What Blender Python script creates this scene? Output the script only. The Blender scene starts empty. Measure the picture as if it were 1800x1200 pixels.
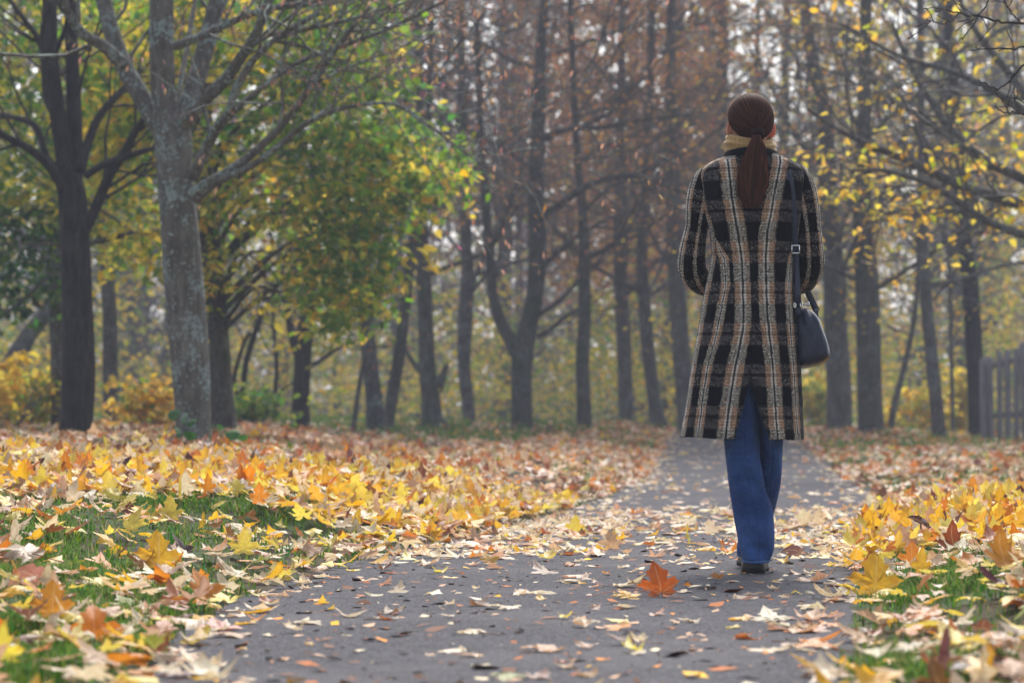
import bpy, bmesh, math, random
import numpy as np
from mathutils import Vector, Matrix

random.seed(11)
rng = np.random.default_rng(11)
SC = bpy.context.scene
COL = SC.collection
R = math.radians

# ------------------------------------------------------------------ camera, sky, sun, exposure
CAM_H = 0.54
FPX = 5000.0                       # focal length in photo pixels (1800 wide)
cam_d = bpy.data.cameras.new('camera')
cam_d.lens = 100.0
cam_d.sensor_width = 36.0
cam_d.clip_end = 3000.0
cam_d.clip_start = 0.1
cam_d.dof.use_dof = True
cam_d.dof.focus_distance = 10.3
cam_d.dof.aperture_fstop = 4.5
cam = bpy.data.objects.new('camera', cam_d)
COL.objects.link(cam)
cam.location = (0, 0, CAM_H)
cam.rotation_euler = (R(90) + math.atan(140 / FPX), 0, 0)
SC.camera = cam

HAZE = 0.0021
SUN_EL, SUN_AZ = 47.0, 8.0         # azimuth measured from +Y towards +X
world = bpy.data.worlds.new('World')
SC.world = world
world.use_nodes = True
wn = world.node_tree
for n in list(wn.nodes):
    wn.nodes.remove(n)
sky = wn.nodes.new('ShaderNodeTexSky')
sky.sky_type = 'NISHITA'
sky.sun_disc = False
sky.sun_elevation = R(SUN_EL)
sky.sun_rotation = R(SUN_AZ)
sky.air_density = 1.0
sky.dust_density = 3.0
sky.ozone_density = 1.0
bg = wn.nodes.new('ShaderNodeBackground')
bg.inputs['Strength'].default_value = 0.15
wo = wn.nodes.new('ShaderNodeOutputWorld')
bw_ = wn.nodes.new('ShaderNodeRGBToBW'); mx_ = wn.nodes.new('ShaderNodeMix'); mx_.data_type = 'RGBA'
mx_.inputs[0].default_value = 0.55          # thin overcast: half the blue is veiled
wn.links.new(sky.outputs[0], bw_.inputs[0]); wn.links.new(sky.outputs[0], mx_.inputs[6]); wn.links.new(bw_.outputs[0], mx_.inputs[7])
wn.links.new(mx_.outputs[2], bg.inputs[0])
wn.links.new(bg.outputs[0], wo.inputs[0])

sun_d = bpy.data.lights.new('sun', 'SUN')
sun_d.energy = 2.3
sun_d.angle = R(24)
sun_d.color = (1.0, 0.96, 0.90)
sun = bpy.data.objects.new('sun', sun_d)
COL.objects.link(sun)
sv = Vector((math.sin(R(SUN_AZ)) * math.cos(R(SUN_EL)), math.cos(R(SUN_AZ)) * math.cos(R(SUN_EL)), math.sin(R(SUN_EL))))
sun.rotation_euler = sv.to_track_quat('Z', 'Y').to_euler()
sun.location = (0, 0, 30)

SC.view_settings.view_transform = 'Standard'
SC.view_settings.look = 'None'
SC.view_settings.gamma = 1.0
SC.view_settings.use_curve_mapping = False
SC.view_settings.exposure = 1.06
SC.cycles.use_denoising = True
try:
    SC.cycles.denoiser = 'OPENIMAGEDENOISE'
except Exception:
    pass
SC.cycles.max_bounces = 10
SC.cycles.diffuse_bounces = 4
SC.cycles.glossy_bounces = 2
SC.cycles.transmission_bounces = 8
SC.cycles.volume_bounces = 0
SC.cycles.transparent_max_bounces = 6

# ------------------------------------------------------------------ small helpers
def tag(o, label=None, cat=None, group=None, kind=None):
    if label: o['label'] = label
    if cat: o['category'] = cat
    if group: o['group'] = group
    if kind: o['kind'] = kind
    return o

def empty(name, loc):
    o = bpy.data.objects.new(name, None)
    COL.objects.link(o)
    o.location = loc
    o.empty_display_size = 0.2
    return o

def make_mesh(name, V, tris=None, quads=None, col=None, uv=None, smooth=True, mats=()):
    V = np.asarray(V, dtype=np.float32).reshape(-1, 3)
    idx, starts, tot = [], [], 0
    if quads is not None and len(quads):
        q = np.asarray(quads, dtype=np.int32).reshape(-1, 4)
        idx.append(q.ravel()); starts.append(tot + np.arange(len(q)) * 4); tot += q.size
    if tris is not None and len(tris):
        t = np.asarray(tris, dtype=np.int32).reshape(-1, 3)
        idx.append(t.ravel()); starts.append(tot + np.arange(len(t)) * 3); tot += t.size
    idx = np.concatenate(idx).astype(np.int32)
    starts = np.concatenate(starts).astype(np.int32)
    me = bpy.data.meshes.new(name)
    me.vertices.add(len(V)); me.vertices.foreach_set('co', V.ravel())
    me.loops.add(len(idx)); me.loops.foreach_set('vertex_index', idx)
    me.polygons.add(len(starts)); me.polygons.foreach_set('loop_start', starts)
    me.update(calc_edges=True)
    if smooth:
        me.polygons.foreach_set('use_smooth', np.ones(len(starts), dtype=bool))
    if col is not None:
        a = me.color_attributes.new('Col', 'FLOAT_COLOR', 'POINT')
        c = np.ones((len(V), 4), dtype=np.float32); c[:, :3] = col
        a.data.foreach_set('color', c.ravel())
    if uv is not None:
        l = me.uv_layers.new(name='UVMap')
        l.data.foreach_set('uv', np.asarray(uv, dtype=np.float32)[idx].ravel())
    for m in mats:
        me.materials.append(m)
    return me

def link(name, me, parent=None):
    o = bpy.data.objects.new(name, me)
    COL.objects.link(o)
    if parent is not None:
        o.parent = parent
        o.matrix_parent_inverse = Matrix.Translation(parent.location).inverted()
    return o

class Acc:
    """collects geometry for one mesh"""
    def __init__(s):
        s.V, s.T, s.Q, s.C, s.U, s.n = [], [], [], [], [], 0
    def add(s, V, tris=None, quads=None, col=None, uv=None):
        V = np.asarray(V, dtype=np.float32).reshape(-1, 3)
        if tris is not None and len(tris): s.T.append(np.asarray(tris, dtype=np.int32).reshape(-1, 3) + s.n)
        if quads is not None and len(quads): s.Q.append(np.asarray(quads, dtype=np.int32).reshape(-1, 4) + s.n)
        s.V.append(V)
        if col is not None: s.C.append(np.broadcast_to(np.asarray(col, dtype=np.float32), (len(V), 3)))
        if uv is not None: s.U.append(np.asarray(uv, dtype=np.float32))
        s.n += len(V)
    def tube(s, pts, rad, k=6, cap=True, uvscale=None):
        V, Q, T = tube_geo(pts, rad, k, cap)
        s.add(V, T, Q)
    def build(s, name, mat, parent=None, smooth=True):
        me = make_mesh(name, np.concatenate(s.V), np.concatenate(s.T) if s.T else None, np.concatenate(s.Q) if s.Q else None,
                       np.concatenate(s.C) if s.C else None, np.concatenate(s.U) if s.U else None, smooth, [mat])
        return link(name, me, parent)

def tube_geo(pts, rad, k=6, cap=True):
    P = np.asarray(pts, dtype=np.float64); n = len(P)
    rad = np.broadcast_to(np.asarray(rad, dtype=np.float64), (n,))
    T = np.empty_like(P)
    T[1:-1] = P[2:] - P[:-2]; T[0] = P[1] - P[0]; T[-1] = P[-1] - P[-2]
    T /= np.maximum(np.linalg.norm(T, axis=1, keepdims=True), 1e-9)
    ref = np.array([0.0, -1.0, 0.0]) if abs(T[:, 1]).mean() < 0.75 else np.array([1.0, 0.0, 0.0])
    A = ref - T * (T @ ref)[:, None]
    A /= np.maximum(np.linalg.norm(A, axis=1, keepdims=True), 1e-9)
    B = np.cross(T, A)
    ang = np.arange(k) * 2 * math.pi / k
    V = P[:, None, :] + rad[:, None, None] * (np.cos(ang)[None, :, None] * A[:, None, :] + np.sin(ang)[None, :, None] * B[:, None, :])
    i = np.arange(n - 1)[:, None] * k; j = np.arange(k)[None, :]; j2 = (j + 1) % k
    Q = np.stack([i + j, i + j2, i + k + j2, i + k + j], axis=-1).reshape(-1, 4)
    tri = None
    if cap and k > 2:
        tri = [(0, b + 1, b) for b in range(1, k - 1)] + [((n - 1) * k, (n - 1) * k + b, (n - 1) * k + b + 1) for b in range(1, k - 1)]
    return V.reshape(-1, 3), Q, tri

def box_geo(x0, x1, y0, y1, z0, z1):
    V = np.array([(x0,y0,z0),(x1,y0,z0),(x1,y1,z0),(x0,y1,z0),(x0,y0,z1),(x1,y0,z1),(x1,y1,z1),(x0,y1,z1)])
    Q = [(0,3,2,1),(4,5,6,7),(0,1,5,4),(1,2,6,5),(2,3,7,6),(3,0,4,7)]
    return V, Q

def P3(px, py, Y):
    """a point of the place: photo pixel and distance in metres"""
    return np.array([(px - 900) / FPX * Y, Y, CAM_H + (740 - py) / FPX * Y])

def spline(pts, n):
    """Catmull-Rom through the rows of pts"""
    P = np.asarray(pts, dtype=np.float64); m = len(P)
    t = np.linspace(0, m - 1, n); i = np.clip(t.astype(int), 0, m - 2); f = (t - i)[:, None]
    p0 = P[np.maximum(i - 1, 0)]; p1 = P[i]; p2 = P[i + 1]; p3 = P[np.minimum(i + 2, m - 1)]
    return 0.5 * ((2 * p1) + (p2 - p0) * f + (2 * p0 - 5 * p1 + 4 * p2 - p3) * f ** 2 + (3 * p1 - p0 - 3 * p2 + p3) * f ** 3)

def smooth(a, b, x):
    t = np.clip((np.asarray(x, dtype=np.float64) - a) / (b - a), 0, 1)
    return t * t * (3 - 2 * t)

_tab = np.random.default_rng(5).random((256, 256))
def vnoise(x, y):
    x = np.asarray(x, dtype=np.float64); y = np.asarray(y, dtype=np.float64)
    xi = np.floor(x).astype(int); yi = np.floor(y).astype(int)
    fx = x - xi; fy = y - yi
    fx = fx * fx * (3 - 2 * fx); fy = fy * fy * (3 - 2 * fy)
    g = lambda a, b: _tab[a & 255, b & 255]
    return (g(xi, yi) * (1 - fx) + g(xi + 1, yi) * fx) * (1 - fy) + (g(xi, yi + 1) * (1 - fx) + g(xi + 1, yi + 1) * fx) * fy

# ------------------------------------------------------------------ node helper
class S:
    def __init__(s, nt, sock): s.nt, s.k = nt, sock
    def _m(s, op, b=None, c=None):
        n = s.nt.nodes.new('ShaderNodeMath'); n.operation = op
        s.nt.links.new(s.k, n.inputs[0])
        for i, v in ((1, b), (2, c)):
            if v is None: continue
            if isinstance(v, S): s.nt.links.new(v.k, n.inputs[i])
            else: n.inputs[i].default_value = v
        return S(s.nt, n.outputs[0])
    def __add__(s, b): return s._m('ADD', b)
    def __sub__(s, b): return s._m('SUBTRACT', b)
    def __mul__(s, b): return s._m('MULTIPLY', b)
    def __truediv__(s, b): return s._m('DIVIDE', b)
    def sin(s): return s._m('SINE')
    def abs(s): return s._m('ABSOLUTE')
    def frac(s): return s._m('FRACT')
    def round(s): return s._m('ROUND')
    def lt(s, b): return s._m('LESS_THAN', b)
    def gt(s, b): return s._m('GREATER_THAN', b)
    def max(s, b): return s._m('MAXIMUM', b)
    def min(s, b): return s._m('MINIMUM', b)
    def pow(s, b): return s._m('POWER', b)
    def ss(s, a, b, lo=0.0, hi=1.0):
        n = s.nt.nodes.new('ShaderNodeMapRange'); n.interpolation_type = 'SMOOTHSTEP'
        s.nt.links.new(s.k, n.inputs[0])
        n.inputs[1].default_value = a; n.inputs[2].default_value = b; n.inputs[3].default_value = lo; n.inputs[4].default_value = hi
        return S(s.nt, n.outputs[0])

class Mat:
    def __init__(s, name):
        s.m = bpy.data.materials.new(name); s.m.use_nodes = True
        s.nt = s.m.node_tree
        for n in list(s.nt.nodes): s.nt.nodes.remove(n)
        s.out = s.nt.nodes.new('ShaderNodeOutputMaterial')
    def coord(s, which='Object'):
        return s.nt.nodes.new('ShaderNodeTexCoord').outputs[which]
    def sep(s, sock):
        n = s.nt.nodes.new('ShaderNodeSeparateXYZ'); s.nt.links.new(sock, n.inputs[0])
        return [S(s.nt, o) for o in n.outputs]
    def comb(s, x, y, z):
        n = s.nt.nodes.new('ShaderNodeCombineXYZ')
        for i, v in enumerate((x, y, z)):
            if isinstance(v, S): s.nt.links.new(v.k, n.inputs[i])
            else: n.inputs[i].default_value = v
        return n.outputs[0]
    def scale(s, sock, v):
        n = s.nt.nodes.new('ShaderNodeMapping'); s.nt.links.new(sock, n.inputs[0]); n.inputs['Scale'].default_value = v
        return n.outputs[0]
    def noise(s, sock, scale, detail=3, rough=0.55, dist=0.0):
        n = s.nt.nodes.new('ShaderNodeTexNoise')
        if sock is not None: s.nt.links.new(sock, n.inputs['Vector'])
        n.inputs['Scale'].default_value = scale; n.inputs['Detail'].default_value = detail
        n.inputs['Roughness'].default_value = rough; n.inputs['Distortion'].default_value = dist
        return S(s.nt, n.outputs[0])
    def voronoi(s, sock, scale, feature='F1'):
        n = s.nt.nodes.new('ShaderNodeTexVoronoi'); n.feature = feature
        s.nt.links.new(sock, n.inputs['Vector']); n.inputs['Scale'].default_value = scale
        return n
    def attr(s, name='Col'):
        n = s.nt.nodes.new('ShaderNodeAttribute'); n.attribute_name = name
        return n.outputs['Color']
    def mix(s, f, a, b, mode='MIX'):
        n = s.nt.nodes.new('ShaderNodeMix'); n.data_type = 'RGBA'; n.blend_type = mode
        def put(v, i):
            if isinstance(v, S): s.nt.links.new(v.k, n.inputs[i])
            elif isinstance(v, (tuple, list)): n.inputs[i].default_value = (*v[:3], 1.0)
            elif isinstance(v, (int, float)): n.inputs[i].default_value = v
            else: s.nt.links.new(v, n.inputs[i])
        put(f, 0); put(a, 6); put(b, 7)
        return n.outputs[2]
    def bump(s, h, strength=0.4, dist=0.01):
        n = s.nt.nodes.new('ShaderNodeBump'); s.nt.links.new(h.k if isinstance(h, S) else h, n.inputs['Height'])
        n.inputs['Strength'].default_value = strength; n.inputs['Distance'].default_value = dist
        return n.outputs[0]
    def bsdf(s, color, rough=0.8, spec=0.3, normal=None, **kw):
        n = s.nt.nodes.new('ShaderNodeBsdfPrincipled')
        if isinstance(color, (tuple, list)): n.inputs['Base Color'].default_value = (*color[:3], 1)
        else: s.nt.links.new(color, n.inputs['Base Color'])
        if isinstance(rough, S): s.nt.links.new(rough.k, n.inputs['Roughness'])
        else: n.inputs['Roughness'].default_value = rough
        n.inputs['Specular IOR Level'].default_value = spec
        if normal is not None: s.nt.links.new(normal, n.inputs['Normal'])
        for k, v in kw.items():
            n.inputs[k.replace('_', ' ')].default_value = v
        return n.outputs[0]
    def done(s, shader):
        s.nt.links.new(shader, s.out.inputs['Surface'])
        return s.m
    def leafy(s, color, trans=0.4, rough=0.45, spec=0.4, normal=None, tcol=None):
        b = s.bsdf(color, rough, spec, normal)
        t = s.nt.nodes.new('ShaderNodeBsdfTranslucent'); s.nt.links.new(tcol if tcol is not None else color, t.inputs['Color'])
        mx = s.nt.nodes.new('ShaderNodeMixShader'); mx.inputs[0].default_value = trans
        s.nt.links.new(b, mx.inputs[1]); s.nt.links.new(t.outputs[0], mx.inputs[2])
        return s.done(mx.outputs[0])

# ------------------------------------------------------------------ terrain
_py = [0, 5.87, 7.0, 8.4, 10.1, 12.3, 15, 17, 20, 24.5, 36, 40, 60, 120, 600]
_pc = [-0.12, -0.05, -0.01, 0.08, 0.27, 0.55, 0.97, 1.25, 1.62, 2.02, 2.85, 3.12, 4.5, 9.0, 45.0]
_fy = np.linspace(0, 600, 6001)
_fc = np.interp(_fy, _py, _pc)
_k = np.ones(15) / 15
_fc[8:400] = np.convolve(_fc, _k, 'same')[8:400]
def pc(Y): return np.interp(Y, _fy, _fc)
def hwf(Y): return np.interp(Y, [0, 5.0, 5.87, 7.0, 8.4, 10.0], [.58, .62, .68, .79, .89, .93])
def pz(Y): return 0.15 * smooth(27, 36, Y) + 0.22 * smooth(34, 44, Y)
def ground(X, Y):
    X = np.asarray(X, dtype=np.float64); Y = np.asarray(Y, dtype=np.float64)
    c = pc(Y); z = pz(Y)
    wob = 0.10 * (vnoise(Y * 1.3, Y * 0 + 3.3) - 0.5)
    dl = (c - hwf(Y) + wob) - X; dr = X - (c + hwf(Y) + wob)
    AL = np.interp(Y, [0, 5, 8, 10, 13, 15, 17, 22, 28, 34, 40, 50, 80], [.04, .055, .10, .14, .19, .21, .19, .18, .14, .14, .14, .08, .05])
    EL = np.interp(Y, [0, 5, 8, 13, 20, 28, 34, 40, 60], [.01, .01, .02, .045, .20, .26, .2, .08, .0])
    d0 = 0.8 + np.maximum(0, Y - 18) * 0.12
    zl = AL * smooth(-0.02, 1.0, dl) + EL * smooth(0, 2.4, dl - d0)
    AR = np.interp(Y, [0, 6, 9, 11, 12.8, 15, 20, 28, 40, 60], [.03, .04, .07, .10, .145, .09, .06, .05, .03, .02])
    zr = AR * smooth(-0.02, 0.7, dr) - 0.12 * smooth(34, 42, Y) * smooth(1.2, 3.0, dr)
    off = np.maximum(dl, dr)
    bump = 0.05 * (vnoise(X * 2.1 + 9, Y * 1.2) - 0.5) + 0.03 * (vnoise(X * 5.0, Y * 4.0 + 40) - 0.5)
    far = 0.05 * smooth(50, 90, Y)
    return z + np.where(dl > 0, zl, 0) + np.where(dr > 0, zr, 0) + bump * smooth(0.0, 0.5, off) + far

gx = np.concatenate([[-200, -140, -100, -60, -40, -28, -20, -15, -11], np.arange(-8.5, 12.0, 0.1), [13, 15, 18, 22, 28, 36, 50, 80, 140, 200]])
gy = np.concatenate([[-60, -30, -12, -5, -1, 1.5, 3], np.arange(4, 50, 0.15), [51, 53, 56, 60, 65, 72, 80, 90, 105, 130, 170, 240, 400]])
GX, GY = np.meshgrid(gx, gy)
GZ = ground(GX, GY)
off = np.abs(GX - pc(GY)) - hwf(GY)
GZ = np.where(off < 0.02, GZ - 0.012, GZ)
nx, ny = len(gx), len(gy)
ii = (np.arange(ny - 1)[:, None] * nx + np.arange(nx - 1)[None, :])
Qg = np.stack([ii, ii + 1, ii + nx + 1, ii + nx], axis=-1).reshape(-1, 4)

m = Mat('soil_turf')
co = m.coord()
n1 = m.noise(co, 1.1, 4); n2 = m.noise(co, 14.0, 4); n3 = m.noise(co, 60.0, 2)
c = m.mix(n2.ss(.35, .65), (.022, .017, .009), (.07, .045, .022))
c = m.mix((n1 * 0.6 + n2 * 0.4).ss(.46, .58), c, (.03, .06, .012))
MAT_SOIL = m.done(m.bsdf(c, 0.95, 0.15, m.bump(n3 * 0.5 + n2, 0.4, 0.006)))
go = link('ground', make_mesh('ground', np.stack([GX, GY, GZ], -1), None, Qg, mats=[MAT_SOIL]))
tag(go, 'grassy leaf strewn banks on both sides of the path', kind='structure')

# the path: an asphalt sheet with a slight camber and ragged edges
sy = np.concatenate([np.arange(-8, 4, 0.5), np.arange(4, 60, 0.12), np.arange(60, 120, 2)])
su = np.linspace(-1, 1, 25)
PY, PU = np.meshgrid(sy, su, indexing='ij')
edge = hwf(PY) + 0.05 + 0.05 * (vnoise(PY * 2.3, np.sign(PU) * 7.7 + 20) - 0.5) + 0.03 * (vnoise(PY * 7, np.sign(PU) * 3 + 60) - 0.5)
PX = pc(PY) + PU * edge
PZ = pz(PY) + 0.05 * smooth(50, 90, PY) + 0.006 * (1 - PU ** 2) + 0.006 * (vnoise(PX * 2.2, PY * 1.6) - 0.5)
ns, nu = PY.shape
ii = (np.arange(ns - 1)[:, None] * nu + np.arange(nu - 1)[None, :])
Qp = np.stack([ii, ii + 1, ii + nu + 1, ii + nu], axis=-1).reshape(-1, 4)
m = Mat('asphalt')
co = m.coord()
a1 = m.noise(co, 1.2, 4); a2 = m.voronoi(co, 130.0); a3 = m.noise(co, 260.0, 2); a4 = m.noise(co, 9.0, 5)
stone = S(m.nt, a2.outputs['Distance'])
scol = S(m.nt, m.sep(a2.outputs['Color'])[0].k)
c = m.mix(scol, (.056, .055, .062), (.185, .180, .196))
c = m.mix(stone.ss(.35, .75) * 0.65, c, (.024, .023, .026))
c = m.mix(a1.ss(.45, .65) * 0.35, c, (.17, .16, .165))
c = m.mix(a4.ss(.58, .72) * 0.45, c, (.045, .042, .042))
MAT_ASPH = m.done(m.bsdf(c, 0.95, 0.10, m.bump(stone * -1.0 + a3 * 0.4, 0.9, 0.008)))
po = link('path', make_mesh('path', np.stack([PX, PY, PZ], -1), None, Qp, mats=[MAT_ASPH]))
tag(po, 'grey asphalt footpath curving away through the park', kind='structure')
def surf(X, Y):
    on = np.abs(X - pc(Y)) < hwf(Y)
    u = np.clip((X - pc(Y)) / hwf(Y), -1, 1)
    return np.where(on, pz(Y) + 0.006 * (1 - u ** 2), ground(X, Y))

# ------------------------------------------------------------------ the hazy air: one closed box round everything on the ground
V, Q = box_geo(-205, 205, -66, 406, -1.4, 23.0)
hz = bpy.data.objects.new('haze', make_mesh('haze', V, None, Q, smooth=False)); COL.objects.link(hz)
m = Mat('haze_air')
pv = m.nt.nodes.new('ShaderNodeVolumePrincipled')
pv.inputs['Color'].default_value = (.74, .79, .95, 1); pv.inputs['Density'].default_value = HAZE; pv.inputs['Anisotropy'].default_value = 0.0
m.nt.links.new(pv.outputs[0], m.out.inputs['Volume'])
hz.data.materials.append(m.m)
tag(hz, 'thin pale autumn haze lying among the trees', kind='stuff')

# ------------------------------------------------------------------ bark
def bark(name, dark, light, lichen=0.0, moss=0.0):
    m = Mat(name); co = m.coord()
    st = m.scale(co, (1, 1, 0.22))
    b1 = m.noise(st, 26.0, 6, 0.65); b2 = m.noise(co, 5.0, 4, 0.6); b3 = m.noise(co, 38.0, 4, 0.6); b4 = m.noise(co, 2.2, 3)
    c = m.mix(b1.ss(.3, .7), dark, light)
    c = m.mix(b4.ss(.4, .65) * 0.4, c, tuple(x * .6 for x in dark))
    if lichen:
        c = m.mix((b2 * 0.55 + b3 * 0.5).ss(.545, .60) * lichen, c, (.27, .34, .32))
        c = m.mix((b3 * 0.9 + b4 * 0.2).ss(.66, .72) * lichen, c, (.42, .46, .43))
    if moss:
        c = m.mix(m.noise(co, 3.1, 4).ss(.52, .64) * moss, c, (.035, .06, .012))
    return m.done(m.bsdf(c, 0.9, 0.2, m.bump(b1 + b3 * 0.4, 0.9, 0.02)))
BARK_LICHEN = bark('bark_with_lichen', (.095, .084, .073), (.205, .188, .162), 0.85, 0.15)
BARK_DARK = bark('dark_bark', (.018, .015, .013), (.055, .046, .038))
BARK_MID = bark('grey_brown_bark', (.065, .056, .052), (.16, .14, .125), 0.25, 0.2)
BARK_MOSS = bark('mossy_bark', (.048, .043, .036), (.125, .11, .092), 0.15, 0.5)
BARK_TWIG = bark('twig_bark', (.040, .032, .029), (.085, .070, .063))
BARK_TAN = bark('pale_twig_bark', (.11, .085, .065), (.24, .19, .15))

m = Mat('tree_leaf')
MAT_TLEAF = m.leafy(m.attr(), 0.66, 0.55, 0.2)
m = Mat('distant_leaf')
MAT_FLEAF = m.leafy(m.attr(), 0.3, 0.7, 0.1)

# ------------------------------------------------------------------ foliage clusters
def leaf_cloud(acc, C, size, cols, droop=0.5, simple=False, wide=0.62, seed=1):
    """one small folded leaf at every row of C"""
    g = np.random.default_rng(seed); n = len(C)
    C = np.asarray(C); size = np.broadcast_to(size, (n,)) * g.uniform(.65, 1.25, n)
    yaw = g.uniform(0, 2 * math.pi, n)
    pit = -droop * g.uniform(0.1, 1.7, n) + g.normal(0, .25, n)
    d = np.stack([np.cos(yaw) * np.cos(pit), np.sin(yaw) * np.cos(pit), np.sin(pit)], -1)
    up = np.array([0, 0, 1.0]) + g.normal(0, .45, (n, 3))
    s = np.cross(d, up); s /= np.linalg.norm(s, axis=1, keepdims=True)
    nn = np.cross(s, d)
    w = (wide * size * 0.5)[:, None]; L = size[:, None]
    fold = (g.uniform(0.1, 0.5, n)[:, None]) * w
    if simple:
        V = np.stack([C, C + d * L * .45 + s * w + nn * fold, C + d * L, C + d * L * .45 - s * w + nn * fold], 1)
        b = np.arange(n)[:, None] * 4
        T = np.concatenate([b + [[0, 1, 2]], b + [[0, 2, 3]]])
        k = 4
    else:
        V = np.stack([C, C + d * L * .22 + s * w * .85 + nn * fold, C + d * L * .6 + s * w * .8 + nn * fold * .6, C + d * L - nn * L * .08,
                      C + d * L * .6 - s * w * .8 + nn * fold * .6, C + d * L * .22 - s * w * .85 + nn * fold], 1)
        b = np.arange(n)[:, None] * 6
        T = np.concatenate([b + [[0, 1, 2]], b + [[0, 2, 3]], b + [[0, 3, 4]], b + [[0, 4, 5]]])
        k = 6
    cols = np.asarray(cols)
    cols = np.clip(cols * g.uniform(.8, 1.2, (n, 1)), 0, 1)
    acc.add(V.reshape(-1, 3), T, None, np.repeat(cols, k, 0))

def pick(cols, probs, n, g):
    cols = np.asarray(cols, dtype=np.float64); p = np.asarray(probs, dtype=np.float64)
    i = g.choice(len(cols), n, p=p / p.sum())
    return np.clip(cols[i] + g.normal(0, .02, (n, 3)), 0.004, .9)

GREEN, LGREEN, YGREEN = (.085, .185, .022), (.18, .31, .032), (.38, .40, .045)
YEL, GOLD, ORANGE, RUST, BRN = (.70, .53, .06), (.70, .40, .04), (.52, .24, .06), (.33, .13, .05), (.15, .08, .05)
SEED = (.34, .19, .12)

# ------------------------------------------------------------------ branching
def grow(acc, tips, p, d, r, L, lvl, g, up=0.12, wig=0.16, kids=(4, 4, 3), sides=(6, 5, 4, 3), spread=0.85, droop_end=0.0):
    seg = 6 if lvl > 0 else 5
    pts = [np.array(p, dtype=float)]; d = np.array(d, dtype=float)
    for i in range(seg):
        d = d + g.normal(0, wig, 3) + np.array([0, 0, up - droop_end * i / seg])
        d /= np.linalg.norm(d)
        pts.append(pts[-1] + d * L / seg)
    rad = r * np.linspace(1, 0.35, seg + 1)
    acc.tube(pts, rad, sides[min(len(sides) - 1, 3 - lvl)], cap=False)
    if lvl <= 0:
        tips.extend(pts[2:])
        return
    for k in range(kids[3 - lvl] if 3 - lvl < len(kids) else 3):
        f = g.uniform(0.25, 0.98); i = min(int(f * seg), seg - 1)
        q = pts[i] + (pts[i + 1] - pts[i]) * (f * seg - i)
        t = pts[i + 1] - pts[i]; t /= np.linalg.norm(t)
        s = np.cross(t, g.normal(0, 1, 3)); s /= np.linalg.norm(s)
        nd = t + s * spread * g.uniform(.6, 1.3)
        nd /= np.linalg.norm(nd)
        grow(acc, tips, q, nd, max(rad[i] * .6, 0.003), L * g.uniform(.45, .7), lvl - 1, g, up, wig, kids, sides, spread, droop_end)
    tips.extend(pts[4:])

def trunk_line(pts, Y, ext=None, dy=0.0):
    """pts: (px, py, width px); returns world points and radii, base sunk in the ground"""
    W, rr = [], []
    for i, (px, py, w) in enumerate(pts):
        Yi = Y + dy * i
        W.append(P3(px, py, Yi)); rr.append(w / FPX * Yi * 0.5)
    return W, rr

def add_trunk(acc, pts, Y, ground_base=True, k=14, ext_top=None, dy=0.0, n=None, flare=1.0, lumps=0.04, g=None):
    W, rr = trunk_line(pts, Y, dy=dy)
    if ground_base:
        b = W[0].copy(); gz = float(ground(b[0], b[1]))
        W[0] = np.array([b[0], b[1], gz]); 
        if flare != 1.0:
            W.insert(1, W[0] + (W[1] - W[0]) * 0.10); rr.insert(1, rr[0] * 1.02)
            W.insert(2, W[0] + (W[2] - W[0]) * 0.28); rr.insert(2, rr[0] * 0.93)
            rr[0] *= flare
        W.insert(0, W[0] - np.array([0, 0, .3])); rr.insert(0, rr[0] * 1.1)
    if ext_top is not None:
        d = W[-1] - W[-2]; d /= np.linalg.norm(d)
        d = d * 0.5 + np.array([0, 0, .5]); d /= np.linalg.norm(d)
        z0 = W[-1][2]
        if ext_top > z0 + 0.5:
            W.append(W[-1] + d * (ext_top - z0) * .5); rr.append(rr[-1] * .7)
            W.append(W[-1] + np.array([0, 0, 1.0]) * (ext_top - z0) * .5); rr.append(rr[-1] * .3)
    P = spline(np.c_[np.array(W), np.array(rr)], n or max(12, len(W) * 6))
    rad = np.maximum(P[:, 3], .004)
    V, Q, T = tube_geo(P[:, :3], rad, k)
    # uneven, slightly fluted girth
    g = g or rng
    ph = g.uniform(0, 20)
    Vr = V.reshape(len(P), k, 3); ctr = P[:, None, :3]
    a = np.arange(k) * 2 * math.pi / k
    z = P[:, 2][:, None]
    f = 1 + lumps * (np.sin(3 * a[None] + z * 1.7 + ph) + .7 * np.sin(5 * a[None] - z * 2.9 + ph * 2)) 
    V = (ctr + (Vr - ctr) * f[..., None]).reshape(-1, 3)
    acc.add(V, T, Q)
    return P[:, :3], rad

# ------------------------------------------------------------------ trees
def in_poly(poly, x, y):
    poly = np.asarray(poly, dtype=float); inside = np.zeros(len(x), bool); j = len(poly) - 1
    for i in range(len(poly)):
        xi, yi = poly[i]; xj, yj = poly[j]
        c = ((yi > y) != (yj > y)) & (x < (xj - xi) * (y - yi) / (yj - yi + 1e-12) + xi)
        inside ^= c; j = i
    return inside

def edge_dist(poly, x, y):
    poly = np.asarray(poly, dtype=float); d = np.full(len(x), 1e9)
    for i in range(len(poly)):
        a, b = poly[i - 1], poly[i]; ab = b - a
        t = np.clip(((x - a[0]) * ab[0] + (y - a[1]) * ab[1]) / (ab @ ab + 1e-9), 0, 1)
        d = np.minimum(d, np.hypot(x - a[0] - t * ab[0], y - a[1] - t * ab[1]))
    return d

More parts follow.
